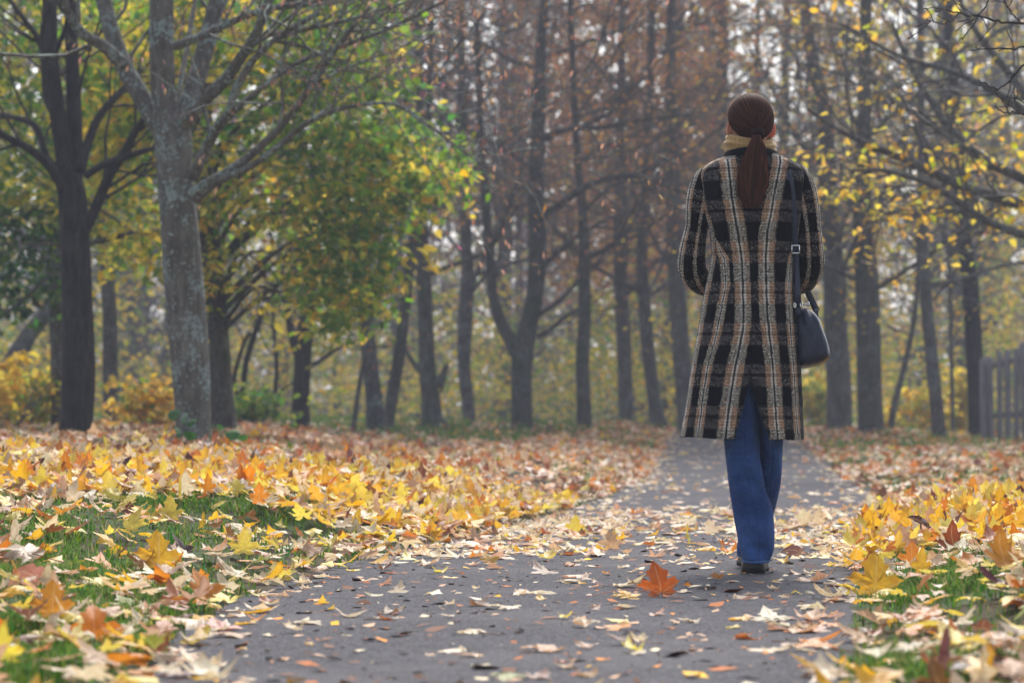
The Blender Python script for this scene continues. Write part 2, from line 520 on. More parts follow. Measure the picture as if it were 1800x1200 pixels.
def crown_points(poly, n, Y, depth, g):
    """points in a crown whose outline at distance Y is poly (photo pixels) and whose depth rounds off at the outline"""
    poly = np.asarray(poly, dtype=float); lo, hi = poly.min(0), poly.max(0)
    out = []
    while sum(map(len, out)) < n:
        q = g.uniform(lo, hi, (n * 2, 2)); q = q[in_poly(poly, q[:, 0], q[:, 1])]
        out.append(q)
    q = np.concatenate(out)[:n]
    e = edge_dist(poly, q[:, 0], q[:, 1]) / FPX * Y
    dep = np.minimum(depth, np.sqrt(np.maximum(e, 0) * depth) + .3)
    dy = g.uniform(-1, 1, n) * dep
    X = (q[:, 0] - 900) / FPX * Y; Z = CAM_H + (740 - q[:, 1]) / FPX * Y
    return np.stack([X, Y + dy, Z], -1), q

def sprays(acc, C, per, spread, size, palettes, which, g, simple=False, droop=.5):
    """leafy sprays: per leaves round each centre in a flat tilted layer; which = palette index of each centre"""
    n = len(C)
    pts = np.repeat(C, per, 0)
    th = g.uniform(0, 2 * math.pi, n * per); rr = np.sqrt(g.uniform(0, 1, n * per)) * spread
    tilt = np.repeat(g.normal(0, .35, (n, 2)), per, 0)
    o = np.stack([np.cos(th) * rr, np.sin(th) * rr, np.zeros_like(rr)], -1)
    o[:, 2] = o[:, 0] * tilt[:, 0] + o[:, 1] * tilt[:, 1] - rr * .35 + g.normal(0, spread * .12, n * per)
    cols = np.empty((n * per, 3)); w = np.repeat(which, per)
    for i, (pc_, pp) in enumerate(palettes):
        mk = w == i
        if mk.any(): cols[mk] = pick(pc_, pp, int(mk.sum()), g)
    leaf_cloud(acc, pts + o, size, cols, droop, simple, seed=int(g.integers(1e6)))

TREE_GROUP = 'trees in the park wood'
def make_tree(label, pts, Y, mat, limbs=(), top=11.0, auto=10, zmin=2.4, L=(2.2, 4.0), lvl=2, leaf=None, seed=1, name='tree', flare=1.25, k=14,
              pitch=(.15, .8), twig=None, droop_end=.12, upbias=.06, az=None):
    g = np.random.default_rng(seed)
    if Y > 33:
        ox, q = 0.0, []
        for (px, py, wd) in pts:
            if py < 420: ox += g.normal(0, 9) * (1 if px != 946 else .3); wd = wd * (.62 + .38 * max(py, 0) / 420)
            q.append((px + ox, py, wd))
        pts = q
    W0, _ = trunk_line(pts[:1], Y)
    bx, by = W0[0][0], W0[0][1]
    root = empty(name, (bx, by, float(ground(bx, by))))
    tag(root, label, 'tree', TREE_GROUP)
    a = Acc(); ctr, rad = add_trunk(a, pts, Y, True, k, top, flare=flare, g=g)
    a.build('trunk', mat, root)
    tips = []
    for lp in limbs:
        lp_pts, lY, ldy, kids = lp
        W, rr = trunk_line(lp_pts, lY, dy=ldy)
        P = spline(np.c_[np.array(W), np.array(rr)], len(W) * 6)
        la = Acc(); la.tube(P[:, :3], np.maximum(P[:, 3], .004), 9)
        for j in range(kids):
            i = int(g.uniform(.25, .98) * (len(P) - 2))
            t = P[i + 1, :3] - P[i, :3]; t /= np.linalg.norm(t)
            sd = np.cross(t, g.normal(0, 1, 3)); sd /= np.linalg.norm(sd)
            grow(la, tips, P[i, :3], t + sd * .9, min(P[i, 3] * .4, .016) + .002, g.uniform(.7, 1.9), 1, g, upbias, .16, sides=(5, 4, 3, 3), droop_end=droop_end)
        la.build('limb', mat, root)
    for j in range(auto):
        z = zmin + (top * .93 - zmin) * g.uniform() ** 1.4
        i = int(np.argmin(np.abs(ctr[:, 2] - z)))
        an = g.uniform(0, 2 * math.pi) if az is None else g.uniform(*az)
        pi_ = g.uniform(*pitch)
        d = np.array([math.cos(an) * math.cos(pi_), math.sin(an) * math.cos(pi_), math.sin(pi_)])
        la = Acc()
        grow(la, tips, ctr[i], d, min(rad[i] * .30, .032) + .006, g.uniform(*L) * (1 - .45 * (z / top)), lvl, g, upbias, .17, kids=(6, 5, 4), sides=(5, 4, 3, 3), droop_end=droop_end)
        la.build('branch', twig or mat, root)
    if leaf and tips:
        T = np.array(tips); g.shuffle(T)
        n = leaf['n']; C = T[g.integers(0, len(T), n)] + g.normal(0, leaf.get('jit', .12), (n, 3))
        if 'zmax' in leaf: C = C[C[:, 2] < leaf['zmax']]
        cols = pick(leaf['cols'], leaf['p'], len(C), g)
        la = Acc(); leaf_cloud(la, C, leaf['size'], cols, leaf.get('droop', .5), leaf.get('simple', True), leaf.get('wide', .62), seed + 77)
        la.build('crown', MAT_TLEAF, root)
    return root, ctr, rad, tips

# --- the lichened maple, the nearest trunk
seeds = dict(n=1900, cols=[SEED, (.26, .14, .09), (.16, .09, .06)], p=[.5, .3, .2], size=.05, jit=.05, droop=1.3, wide=.35)
make_tree('nearest trunk, pale lichen spotted, forking into five mossy limbs', [(342, 766, 66), (333, 640, 66), (322, 500, 70), (314, 380, 66), (308, 300, 64), (303, 232, 66), (290, 190, 46), (283, 110, 44), (281, 0, 42)],
          20.0, BARK_LICHEN, limbs=[
            ([(298, 250, 38), (268, 205, 36), (236, 150, 33), (217, 117, 32), (196, 60, 30), (180, 0, 28), (160, -80, 24)], 20.0, .05, 3),
            ([(215, 112, 26), (180, 80, 22), (150, 63, 19), (127, 37, 17), (108, 0, 15), (90, -50, 12)], 20.1, -.1, 3),
            ([(322, 215, 36), (338, 160, 36), (352, 110, 34), (368, 50, 32), (380, 0, 30), (400, -80, 25)], 20.0, .08, 3),
            ([(325, 215, 30), (345, 185, 26), (392, 142, 23), (422, 100, 20), (447, 62, 18), (470, 0, 17), (490, -60, 14)], 19.9, -.12, 5),
            ([(312, 190, 10), (316, 140, 10), (326, 90, 10), (334, 40, 9), (345, -20, 8)], 20.2, .2, 2),
            ([(340, 310, 22), (352, 280, 20), (378, 228, 19), (400, 200, 17), (412, 160, 16), (440, 110, 13), (490, 62, 11), (560, 20, 9)], 19.9, -.12, 6),
            ([(340, 340, 24), (360, 325, 19), (417, 290, 17), (470, 245, 15), (510, 200, 13), (560, 130, 11), (600, 70, 9), (650, 10, 7)], 19.8, -.1, 8),
            ([(344, 350, 18), (380, 320, 14), (440, 292, 12), (490, 255, 11), (540, 215, 10), (600, 190, 8), (690, 182, 6), (760, 225, 5), (830, 275, 4), (890, 300, 3)], 19.8, -.15, 11),
            ([(305, 80, 18), (345, 65, 15), (395, 42, 14), (450, 20, 12), (520, 5, 10), (600, -5, 8)], 19.8, -.15, 8),
            ([(400, 205, 12), (450, 160, 10), (520, 110, 9), (600, 80, 8), (680, 50, 7), (740, 20, 6), (800, -10, 4)], 19.7, -.15, 11),
            ([(470, 60, 10), (560, 45, 9), (640, 25, 7), (720, 0, 5)], 19.7, -.2, 8),
          ], top=8.5, auto=0, leaf=seeds, seed=3, name='maple_tree', flare=1.15, k=24, twig=BARK_TWIG, droop_end=.25)
# a cushion of moss in the fork is bark growth, kept as its own small patch
# --- the dark tree
make_tree('dark almost black trunk with spreading boughs, bare soil round its foot', [(133, 762, 64), (138, 640, 58), (134, 520, 54), (130, 420, 52), (124, 340, 50), (112, 280, 32), (100, 200, 30), (90, 120, 28), (84, 0, 26)],
          24.0, BARK_DARK, limbs=[
            ([(128, 330, 34), (130, 270, 30), (128, 180, 28), (124, 90, 25), (122, 0, 22)], 24.0, .1, 5),
            ([(140, 420, 22), (165, 370, 20), (190, 310, 19), (212, 275, 17), (236, 232, 14), (262, 190, 10)], 23.8, -.1, 6),
            ([(150, 308, 15), (178, 290, 14), (205, 280, 14), (240, 268, 12), (275, 258, 8)], 23.7, -.1, 3),
            ([(140, 300, 20), (150, 260, 18), (172, 205, 15), (210, 160, 11), (250, 120, 8)], 23.9, .1, 5),
            ([(108, 330, 18), (84, 290, 17), (50, 262, 15), (20, 245, 13), (-30, 225, 10)], 23.8, -.1, 6),
            ([(100, 300, 16), (80, 275, 14), (60, 222, 12), (20, 205, 10), (-30, 195, 8)], 23.9, .1, 5),
            ([(96, 200, 16), (80, 170, 14), (70, 80, 12), (30, 20, 9), (0, -20, 8)], 24.0, .1, 5),
            ([(85, 120, 9), (70, 60, 8), (88, 0, 6)], 23.7, -.1, 4),
          ], top=9.0, auto=4, zmin=3.5, leaf=dict(n=500, cols=[SEED, RUST], p=[.7, .3], size=.05, jit=.05, droop=1.3, wide=.35), seed=4, name='maple_tree', k=18, flare=1.3, twig=BARK_DARK)

# --- the maple still in leaf behind them: trunk, boughs, a full crown of green and yellow
g = np.random.default_rng(21)
root, ctr, rad, tips = make_tree('slim trunk under the green and yellow crown, partly behind the lichened trunk',
          [(394, 752, 56), (388, 690, 46), (382, 600, 43), (375, 500, 40), (366, 400, 36), (360, 300, 32), (358, 150, 26)], 27.5, BARK_MOSS, top=10.0, auto=7, zmin=2.2, L=(2.5, 4.2), lvl=2, seed=6, name='maple_tree', k=14, flare=1.2, pitch=(-.05, .5))
crown = Acc()
polyA = [(150, -60), (690, -60), (712, 60), (716, 150), (760, 215), (808, 268), (795, 300), (800, 330), (740, 352), (690, 372), (700, 420), (672, 480), (652, 540), (600, 572), (540, 560), (500, 520), (440, 470), (380, 520), (330, 470), (255, 470), (205, 500), (165, 470), (150, 300)]
C, q = crown_points(polyA, 860, 27.0, 1.7, g)
kp = vnoise(q[:, 0] / 45 + 9, q[:, 1] / 34 + 2) > .36; C, q = C[kp], q[kp]
which = np.where(vnoise(q[:, 0] / 90 + 3, q[:, 1] / 80) + .25 * (q[:, 0] < 430) + .12 * (q[:, 1] > 330) - .3 * (q[:, 0] > 560) * (q[:, 1] < 300) > .55, 1, 0)
sprays(crown, C, 11, .36, .11, [([GREEN, LGREEN, YGREEN, YEL], [.36, .36, .18, .10]), ([LGREEN, YGREEN, YEL, GOLD], [.28, .27, .38, .07])], which, g)
C, q = crown_points([(150, -60), (690, -60), (712, 60), (716, 150), (740, 260), (560, 300), (400, 260), (150, 250)], 430, 26.5, 1.7, g)
kp = vnoise(q[:, 0] / 45 + 30, q[:, 1] / 34 + 8) > .36; C, q = C[kp], q[kp]
which = (g.uniform(0, 1, len(C)) < np.where(q[:, 0] < 450, .55, .2)).astype(int)
sprays(crown, C, 9, .30, .125, [([GREEN, LGREEN, YGREEN], [.4, .42, .18]), ([LGREEN, YGREEN, YEL, GOLD], [.25, .25, .42, .08])], which, g)
# lower right tassels of the crown
polyB = [(560, 240), (700, 215), (812, 275), (798, 335), (690, 360), (700, 420), (655, 540), (590, 570), (540, 520)]
C, q = crown_points(polyB, 260, 26.0, 1.2, g)
which = (g.uniform(0, 1, len(C)) < .45).astype(int)
sprays(crown, C, 10, .26, .10, [([GREEN, LGREEN, YGREEN], [.4, .45, .15]), ([LGREEN, YGREEN, YEL, GOLD], [.3, .25, .3, .15])], which, g)
# a hanging tuft of yellow leaves
C = np.array([P3(742, 436, 26.0), P3(752, 462, 26.0), P3(718, 448, 25.9), P3(664, 462, 26.1)])
sprays(crown, C, 4, .09, .13, [([YEL, GOLD], [.6, .4])], np.zeros(4, int), g)
crown.build('crown', MAT_TLEAF, root)
bw = Acc()
C, q = crown_points(polyA, 40, 27.0, 2.0, g)
for c_ in C:
    zb = max(1.4, c_[2] - abs(c_[0] - (-2.9)) * .35 - .2)
    i = int(np.argmin(np.abs(ctr[:, 2] - zb))); s0 = ctr[i]
    mid = (s0 + c_) / 2 + np.array([0, 0, .25])
    P = spline(np.c_[np.array([s0, mid, c_]), [.03, .018, .006]], 9)
    bw.tube(P[:, :3], P[:, 3], 5, cap=False)
bw.build('bough', BARK_MOSS, root)

# a second leafy maple at the far edge, darker green, behind the dark trunk
g = np.random.default_rng(22)
root, ctr, rad, tips = make_tree('slender trunk standing close beside the dark trunk, dense green leaves above', [(106, 744, 34), (103, 640, 30), (98, 520, 28), (94, 400, 26), (90, 200, 22)], 31.0, BARK_MID, top=10.5, auto=6, zmin=2.6, lvl=2, seed=8, name='maple_tree', flare=1.2)
crown = Acc()
polyD = [(-60, -60), (290, -60), (300, 150), (262, 300), (240, 420), (190, 455), (160, 400), (100, 410), (60, 400), (100, 470), (112, 520), (60, 560), (10, 530), (-60, 560)]
C, q = crown_points(polyD, 620, 29.5, 1.5, g)
which = np.where((q[:, 1] > 350) & (q[:, 0] < 120), 0, np.where(g.uniform(0, 1, len(q)) < .42, 1, 2))
sprays(crown, C, 11, .32, .115, [([(.03, .085, .015), GREEN], [.5, .5]), ([YGREEN, YEL], [.5, .5]), ([GREEN, LGREEN, YGREEN], [.55, .3, .15])], which, g)
crown.build('crown', MAT_TLEAF, root)

# --- trunks of the wood beyond (base pixel, bend pixels, width, distance)
bl = lambda n, cols=(SEED, RUST, BRN), p=(.4, .35, .25), size=.075, **k: dict(n=int(n * 1.3), cols=list(cols), p=list(p), size=size, jit=.12, **k)
make_tree('straight dark trunk between the dark tree and the lichened one', [(196, 752, 32), (193, 640, 27), (192, 540, 26), (186, 460, 25), (180, 380, 22)], 34, BARK_MID, top=11, auto=9, seed=31, lvl=2, leaf=bl(300))
make_tree('thick trunk leaning steeply at the edge of the wood', [(-12, 690, 40), (22, 640, 34), (52, 588, 30), (85, 545, 27), (120, 490, 22), (150, 430, 18)], 37, BARK_MID, top=9, auto=6, seed=32, leaf=bl(200), flare=1.05)
make_tree('dark upright trunk under the tip of the leafy crown', [(529, 752, 36), (530, 690, 31), (533, 610, 30), (541, 540, 29), (546, 450, 26), (548, 350, 22)], 36, BARK_DARK, limbs=[([(535, 650, 9), (565, 632, 8), (590, 615, 7), (625, 600, 5)], 36, .1, 3), ([(528, 640, 14), (512, 590, 13), (505, 540, 11), (500, 480, 9)], 36.2, .1, 3)], top=11, auto=9, seed=33, leaf=bl(300))
make_tree('low forked sapling with two crooked dark stems', [(424, 712, 12), (428, 680, 11), (432, 640, 10), (446, 590, 11), (462, 545, 9), (482, 515, 6)], 34, BARK_DARK, limbs=[([(424, 712, 9), (412, 670, 8), (417, 640, 8), (430, 600, 7), (440, 585, 6)], 34, .0, 2)], top=3.6, auto=5, zmin=1.4, L=(.8, 1.6), lvl=1, seed=34, leaf=bl(60, (YEL, GOLD), (.5, .5)), flare=1.1, k=8)
make_tree('thin bent sapling with a side shoot, left of the dark upright trunk', [(482, 742, 8), (484, 690, 7), (486, 640, 7), (482, 590, 5)], 35, BARK_DARK, limbs=[([(484, 700, 5), (500, 682, 4), (520, 670, 3)], 35, 0, 1)], top=4, auto=6, zmin=1.3, L=(.6, 1.4), lvl=1, seed=35, leaf=bl(80, (YEL, YGREEN), (.5, .5)), flare=1.1, k=7)
make_tree('spotted pale trunk, one of two growing side by side', [(664, 748, 40), (657, 690, 30), (648, 620, 29), (641, 540, 26), (638, 470, 24), (640, 380, 22), (648, 200, 18)], 38, bark('spotted_bark', (.05, .045, .042), (.135, .12, .11), .55, .1), top=11, auto=11, lvl=3, seed=36, leaf=bl(900))
make_tree('dark partner of the spotted pale trunk, tilted away from it', [(680, 746, 24), (690, 690, 22), (702, 620, 22), (712, 540, 19), (722, 450, 18), (735, 330, 16), (750, 150, 13)], 38.5, BARK_MOSS, top=11, auto=10, lvl=3, seed=37, leaf=bl(800))
make_tree('thin stem slanting away beside the spotted pale trunk', [(620, 748, 10), (630, 690, 9), (638, 640, 8), (655, 570, 6)], 37, BARK_MID, top=4.5, auto=5, zmin=1.2, L=(.8, 1.5), lvl=1, seed=38, flare=1.05, k=7, leaf=bl(60, (YEL, YGREEN), (.5, .5)))
make_tree('broad buttressed trunk that flares wide at its foot', [(760, 744, 44), (757, 700, 34), (752, 650, 29), (748, 560, 27), (744, 470, 25), (740, 380, 23), (735, 200, 19)], 40, BARK_MOSS, limbs=[([(768, 680, 13), (786, 640, 7), (775, 690, 5)], 39.6, 0, 0), ([(748, 660, 12), (728, 640, 10), (716, 618, 8), (706, 590, 6)], 40, .1, 2)], top=12, auto=12, lvl=3, seed=39, leaf=bl(900), flare=1.5)
make_tree('short greyish trunk between the buttressed and the twin stemmed trees', [(826, 742, 26), (820, 690, 23), (815, 640, 24), (818, 560, 27), (822, 480, 24), (828, 380, 20)], 46, BARK_MID, top=12, auto=11, lvl=3, seed=40, leaf=bl(800))
make_tree('twin stemmed tree forking low into two heavy stems with a mossy crotch', [(918, 744, 42), (917, 690, 37), (918, 640, 38), (926, 590, 34), (938, 530, 31), (944, 460, 32), (946, 350, 32), (948, 220, 30), (952, 80, 27), (956, -40, 24)], 40, BARK_MOSS,
          limbs=[([(912, 630, 26), (896, 595, 24), (878, 560, 23), (866, 510, 19), (860, 440, 18), (854, 360, 17), (848, 280, 15), (842, 160, 12), (838, 20, 9)], 40, .12, 8),
                 ([(946, 590, 9), (968, 578, 8), (990, 560, 7), (1016, 544, 5), (1040, 520, 4)], 39.8, -.1, 4),
                 ([(948, 552, 8), (975, 535, 8), (1000, 512, 7), (1030, 480, 6), (1070, 440, 4)], 39.8, -.2, 4),
                 ([(950, 470, 9), (985, 440, 8), (1030, 405, 7), (1080, 380, 5)], 39.8, -.2, 5),
                 ([(952, 380, 14), (990, 355, 13), (1025, 330, 12), (1070, 313, 11), (1110, 308, 10), (1150, 318, 9), (1210, 340, 6)], 39.6, -.25, 10),
                 ([(940, 300, 9), (890, 262, 8), (830, 232, 7), (760, 180, 5), (690, 130, 3)], 39.8, -.2, 10),
                 ([(950, 240, 9), (1000, 225, 8), (1060, 222, 8), (1130, 210, 6), (1220, 200, 4)], 39.8, -.2, 9)],
          top=14, auto=13, lvl=3, zmin=3.6, seed=41, leaf=bl(1500, (SEED, RUST, ORANGE), (.45, .35, .2)), k=16, flare=1.2, name='twin_stemmed_tree')
make_tree('straight trunk green with algae at its foot, standing among brown leaves', [(1028, 744, 30), (1026, 700, 26), (1024, 640, 24), (1028, 560, 23), (1027, 470, 21), (1022, 380, 18), (1018, 200, 15)], 40, BARK_MOSS, top=12, auto=12, lvl=3, seed=42, leaf=bl(1100, (SEED, RUST, ORANGE), (.35, .35, .3)), az=(-1.2, 1.2))
make_tree('greyish trunk set back between two straight trunks', [(1102, 744, 30), (1099, 680, 27), (1096, 600, 26), (1092, 500, 25), (1088, 400, 23), (1084, 200, 18)], 47, BARK_MID, top=13, auto=12, lvl=3, seed=43, leaf=bl(1600, (ORANGE, RUST, SEED), (.45, .3, .25), .09))
make_tree('tapering trunk with a wide foot, leaning at the bend of the path', [(1160, 757, 34), (1150, 700, 25), (1140, 620, 24), (1133, 540, 23), (1128, 450, 21), (1124, 300, 18)], 45, BARK_MID, top=13, auto=12, lvl=3, seed=44, leaf=bl(1700, (ORANGE, RUST, GOLD), (.5, .3, .2), .09))
make_tree('dark trunk half hidden behind the sleeve of the coat', [(1208, 756, 36), (1203, 680, 33), (1195, 580, 32), (1188, 460, 30), (1186, 300, 28), (1190, 100, 24)], 44, BARK_MID, top=13, auto=12, lvl=3, seed=45, leaf=bl(1500, (ORANGE, RUST, SEED), (.5, .3, .2), .09))
make_tree('tall pale trunk rising beside the woman, seen above her shoulder', [(1272, 752, 34), (1270, 560, 31), (1268, 300, 29), (1266, 100, 27), (1265, -50, 25)], 52, BARK_MID, top=16, auto=10, lvl=3, zmin=5, seed=46, leaf=bl(1100, (ORANGE, RUST, YEL), (.45, .3, .25), .09))
make_tree('stout grey trunk just past the handbag', [(1474, 764, 50), (1474, 690, 44), (1470, 600, 43), (1468, 500, 41), (1464, 380, 38), (1455, 200, 34), (1445, 50, 30)], 43, BARK_MID, top=13, auto=13, lvl=3, seed=47, leaf=bl(900, (YEL, GOLD, SEED), (.4, .3, .3), .09))
make_tree('stout mossy trunk, second past the handbag', [(1530, 766, 50), (1529, 700, 45), (1528, 600, 44), (1524, 500, 42), (1520, 380, 36), (1512, 200, 30)], 41.5, BARK_MOSS, top=13, auto=13, lvl=3, seed=48, leaf=bl(900, (YEL, GOLD, SEED), (.4, .3, .3), .09))
make_tree('thin stem curving away from the stout mossy trunk', [(1564, 768, 14), (1572, 710, 12), (1588, 650, 11), (1604, 580, 9), (1612, 520, 8), (1614, 440, 6)], 42, BARK_MID, top=6, auto=6, zmin=1.6, L=(.9, 1.8), lvl=2, seed=49, flare=1.1, k=8, leaf=bl(100, (YEL, ORANGE), (.5, .5)))
make_tree('medium trunk leaning a little, standing alone in the pale gap', [(1650, 772, 28), (1645, 700, 24), (1638, 620, 23), (1630, 540, 22), (1624, 450, 20), (1618, 320, 17)], 40, BARK_MID, top=12, auto=12, lvl=3, seed=50, leaf=bl(700, (YEL, GOLD, SEED), (.45, .3, .25), .08))
make_tree('very thin grey stem beside the leaning trunk in the pale gap', [(1676, 768, 9), (1674, 690, 8), (1672, 600, 8), (1671, 500, 7), (1668, 380, 6)], 46, BARK_MID, top=9, auto=7, zmin=2.4, L=(.9, 1.8), lvl=2, seed=51, flare=1.1, k=7, leaf=bl(120, (YEL, YGREEN), (.5, .5)))
make_tree('dark trunk at the end of the paling fence', [(1718, 776, 34), (1716, 700, 31), (1712, 600, 31), (1706, 500, 29), (1700, 380, 26)], 43, BARK_DARK, top=12, auto=12, lvl=3, seed=52, leaf=bl(700, (YEL, GREEN, SEED), (.4, .3, .3), .08))

# --- the tree outside the frame on the far side of the fence: long grey boughs with yellow leaves
g = np.random.default_rng(61)
root, ctr, rad, tips = make_tree('leaning grey boughs with sparse yellow leaves reaching over the fence',
        [(1935, 800, 70), (1930, 650, 64), (1925, 500, 58), (1915, 380, 52), (1905, 250, 44), (1900, 50, 36)], 27, BARK_MID, top=9, auto=0, seed=61, name='maple_tree',
        limbs=[([(1918, 420, 30), (1840, 372, 25), (1760, 348, 22), (1690, 325, 19), (1620, 292, 16), (1550, 262, 13), (1480, 230, 9), (1420, 190, 6)], 27, -.12, 14),
               ([(1910, 380, 26), (1820, 322, 21), (1740, 285, 18), (1680, 235, 15), (1640, 180, 12), (1600, 110, 9), (1570, 40, 6)], 27, .1, 12),
               ([(1915, 440, 22), (1830, 420, 17), (1740, 390, 14), (1650, 330, 11), (1560, 300, 8), (1500, 300, 5)], 26.6, -.12, 12),
               ([(1905, 300, 22), (1830, 200, 17), (1770, 120, 13), (1710, 40, 10), (1680, -30, 8)], 27, .1, 9),
               ([(1905, 280, 20), (1800, 190, 15), (1690, 130, 11), (1580, 95, 8), (1480, 40, 5)], 26.4, -.1, 12)],
        twig=BARK_TWIG)
crown = Acc()
polyE = [(1390, 255), (1560, 235), (1720, 245), (1830, 230), (1830, 400), (1640, 385), (1560, 400), (1430, 345)]
C, q = crown_points(polyE, 62, 26.5, 2.0, g)
sprays(crown, C, 5, .15, .105, [([YEL, GOLD, YGREEN], [.55, .3, .15])], np.zeros(len(C), int), g)
C, q = crown_points([(1380, -40), (1830, -40), (1830, 480), (1460, 470), (1420, 250)], 120, 27.5, 2.5, g)
sprays(crown, C, 4, .16, .09, [([YEL, GOLD, YGREEN, SEED], [.35, .3, .2, .15])], np.zeros(len(C), int), g)
crown.build('crown', MAT_TLEAF, root)

# --- bare twigs hanging in from the top corner, the nearest branches of all
g = np.random.default_rng(62)
root = empty('bare_tree', (3.1, 12.9, float(ground(3.1, 12.9))))
tag(root, 'bare twigs of a young tree hanging in at the top corner', 'tree', TREE_GROUP)
a = Acc(); add_trunk(a, [(2090, 830, 80), (2085, 500, 70), (2070, 200, 60), (2060, -100, 50), (2050, -500, 36)], 12.9, True, 12, 6.5)
a.build('trunk', BARK_MID, root)
for lp in ([(2062, -60, 16), (1960, 10, 8), (1800, 40, 5), (1740, 30, 4), (1690, 22, 3), (1650, 12, 2), (1625, 14, 1.2)],
           [(1690, 22, 2.5), (1672, 35, 2.2), (1650, 40, 1.6), (1632, 30, 1.2)],
           [(2066, 60, 16), (1940, 95, 8), (1830, 112, 5), (1800, 115, 4.5), (1770, 148, 3.5), (1748, 152, 3), (1722, 138, 2)],
           [(2064, 0, 12), (1900, 70, 6), (1800, 84, 4), (1760, 84, 3), (1728, 84, 2.4), (1718, 80, 1.6)],
           [(2066, 150, 14), (1900, 188, 6), (1808, 198, 4), (1790, 198, 3), (1765, 196, 2.5), (1750, 184, 1.6)],
           [(1794, 198, 2.6), (1790, 180, 2.2), (1784, 160, 1.6), (1786, 150, 1.2)],
           [(2060, -90, 12), (1860, -50, 6), (1760, -20, 4), (1735, 10, 3), (1700, 60, 2.4), (1690, 70, 1.8)],
           [(1800, 40, 3), (1780, 20, 2.4), (1770, 0, 2), (1755, -10, 1.4)]):
    W, rr = trunk_line(lp, 12.9, dy=-.05)
    P = spline(np.c_[np.array(W), np.array(rr)], len(W) * 5)
    P[1:-1, :3] += g.normal(0, .004, (len(P) - 2, 3))
    la = Acc(); la.tube(P[:, :3], np.maximum(P[:, 3], .0022), 6)
    for j in range(4):
        i = int(g.uniform(.4, .95) * (len(P) - 2)); t = P[i + 1, :3] - P[i, :3]; t /= np.linalg.norm(t)
        s = np.cross(t, g.normal(0, 1, 3)); s /= np.linalg.norm(s)
        d = t + s * .8; d /= np.linalg.norm(d)
        ln = g.uniform(.04, .14)
        la.tube([P[i, :3], P[i, :3] + d * ln * .5 + g.normal(0, .004, 3), P[i, :3] + d * ln], [.0026, .002, .0026], 5)
    la.build('branch', BARK_TWIG, root)

# --- far wood, shrubs and undergrowth (no one could count them)
g = np.random.default_rng(71)
fw = Acc()
for i in range(110):
    Y = g.uniform(62, 125); X = g.uniform(-.2 * Y - 4, .2 * Y + 8)
    if abs(X - (1360 - 900) / FPX * Y) < 2.2 and g.uniform() < .8: continue
    r = g.uniform(.10, .26); h = g.uniform(13, 20); z0 = float(ground(X, Y)) - .2
    lean = g.normal(0, .5, 2)
    P = spline(np.array([[X, Y, z0, r * 1.3], [X + lean[0] * .2, Y, z0 + h * .15, r], [X + lean[0] * .6, Y + lean[1] * .4, z0 + h * .5, r * .75], [X + lean[0], Y + lean[1], z0 + h, r * .2]]), 10)
    fw.tube(P[:, :3], P[:, 3], 7, cap=False)
    for j in range(16):
        f = g.uniform(.12, .95); q0 = P[int(f * 9), :3]
        an = g.uniform(0, 6.28); d = np.array([math.cos(an), math.sin(an), g.uniform(-.1, .9)])
        L = g.uniform(1.5, 4.5) * (1.1 - f * .6)
        p1 = q0 + d * L * .5 + g.normal(0, .15, 3); p2 = p1 + (d + np.array([0, 0, .1])) * L * .5
        fw.tube([q0, p1, p2], [r * .35, r * .2, .012], 4, cap=False)
        for k_ in range(3):
            e = p1 + (p2 - p1) * g.uniform(0, 1); fw.tube([e, e + g.normal(0, .6, 3) + d * .5], [.02, .006], 3, cap=False)
tag(fw.build('distant_wood', BARK_MID), 'hazy mass of distant trunks and branches', kind='stuff')

def cloud_band(n, Y0, Y1, zf, xspan, cols, p, size, per, spread, simple=True, keep=None, clump=(1.2, .8), thin=.36):
    Y = g.uniform(Y0, Y1, n); X = g.uniform(xspan[0], xspan[1], n) / FPX * Y - 900 / FPX * Y
    Z = zf(n, Y) + ground(X, Y)
    px = X / Y * FPX + 900; py = 740 - (Z - CAM_H) / Y * FPX
    k = vnoise(px / 60 * clump[0] + 5, py / 60 * clump[1] + Y * .13) > thin
    if keep is not None: k &= keep(px, py)
    C = np.stack([X, Y, Z], -1)[k]
    sprays(fol, C, per, spread, size, [(cols, p)], np.zeros(len(C), int), g, simple)
hole = lambda px, py: ~((np.abs(px - 1350) < 85) & (py < 240) & (g.uniform(0, 1, len(px)) < .70))
fol = Acc()
# yellow and green undergrowth between the trunks
cloud_band(4200, 48, 68, lambda n, Y: g.gamma(2.0, .85, n), (-60, 1900), [YEL, YGREEN, GOLD, LGREEN, (.30, .24, .10)], [.30, .22, .14, .14, .2], .13, 8, .40)
cloud_band(2600, 60, 90, lambda n, Y: g.gamma(2.2, 1.3, n), (-60, 1900), [YEL, YGREEN, (.33, .27, .14), LGREEN], [.25, .25, .3, .2], .2, 8, .6)
tag(fol.build('undergrowth', MAT_FLEAF), 'yellowing bushes and saplings massed between the far trunks', kind='stuff')
fol = Acc()
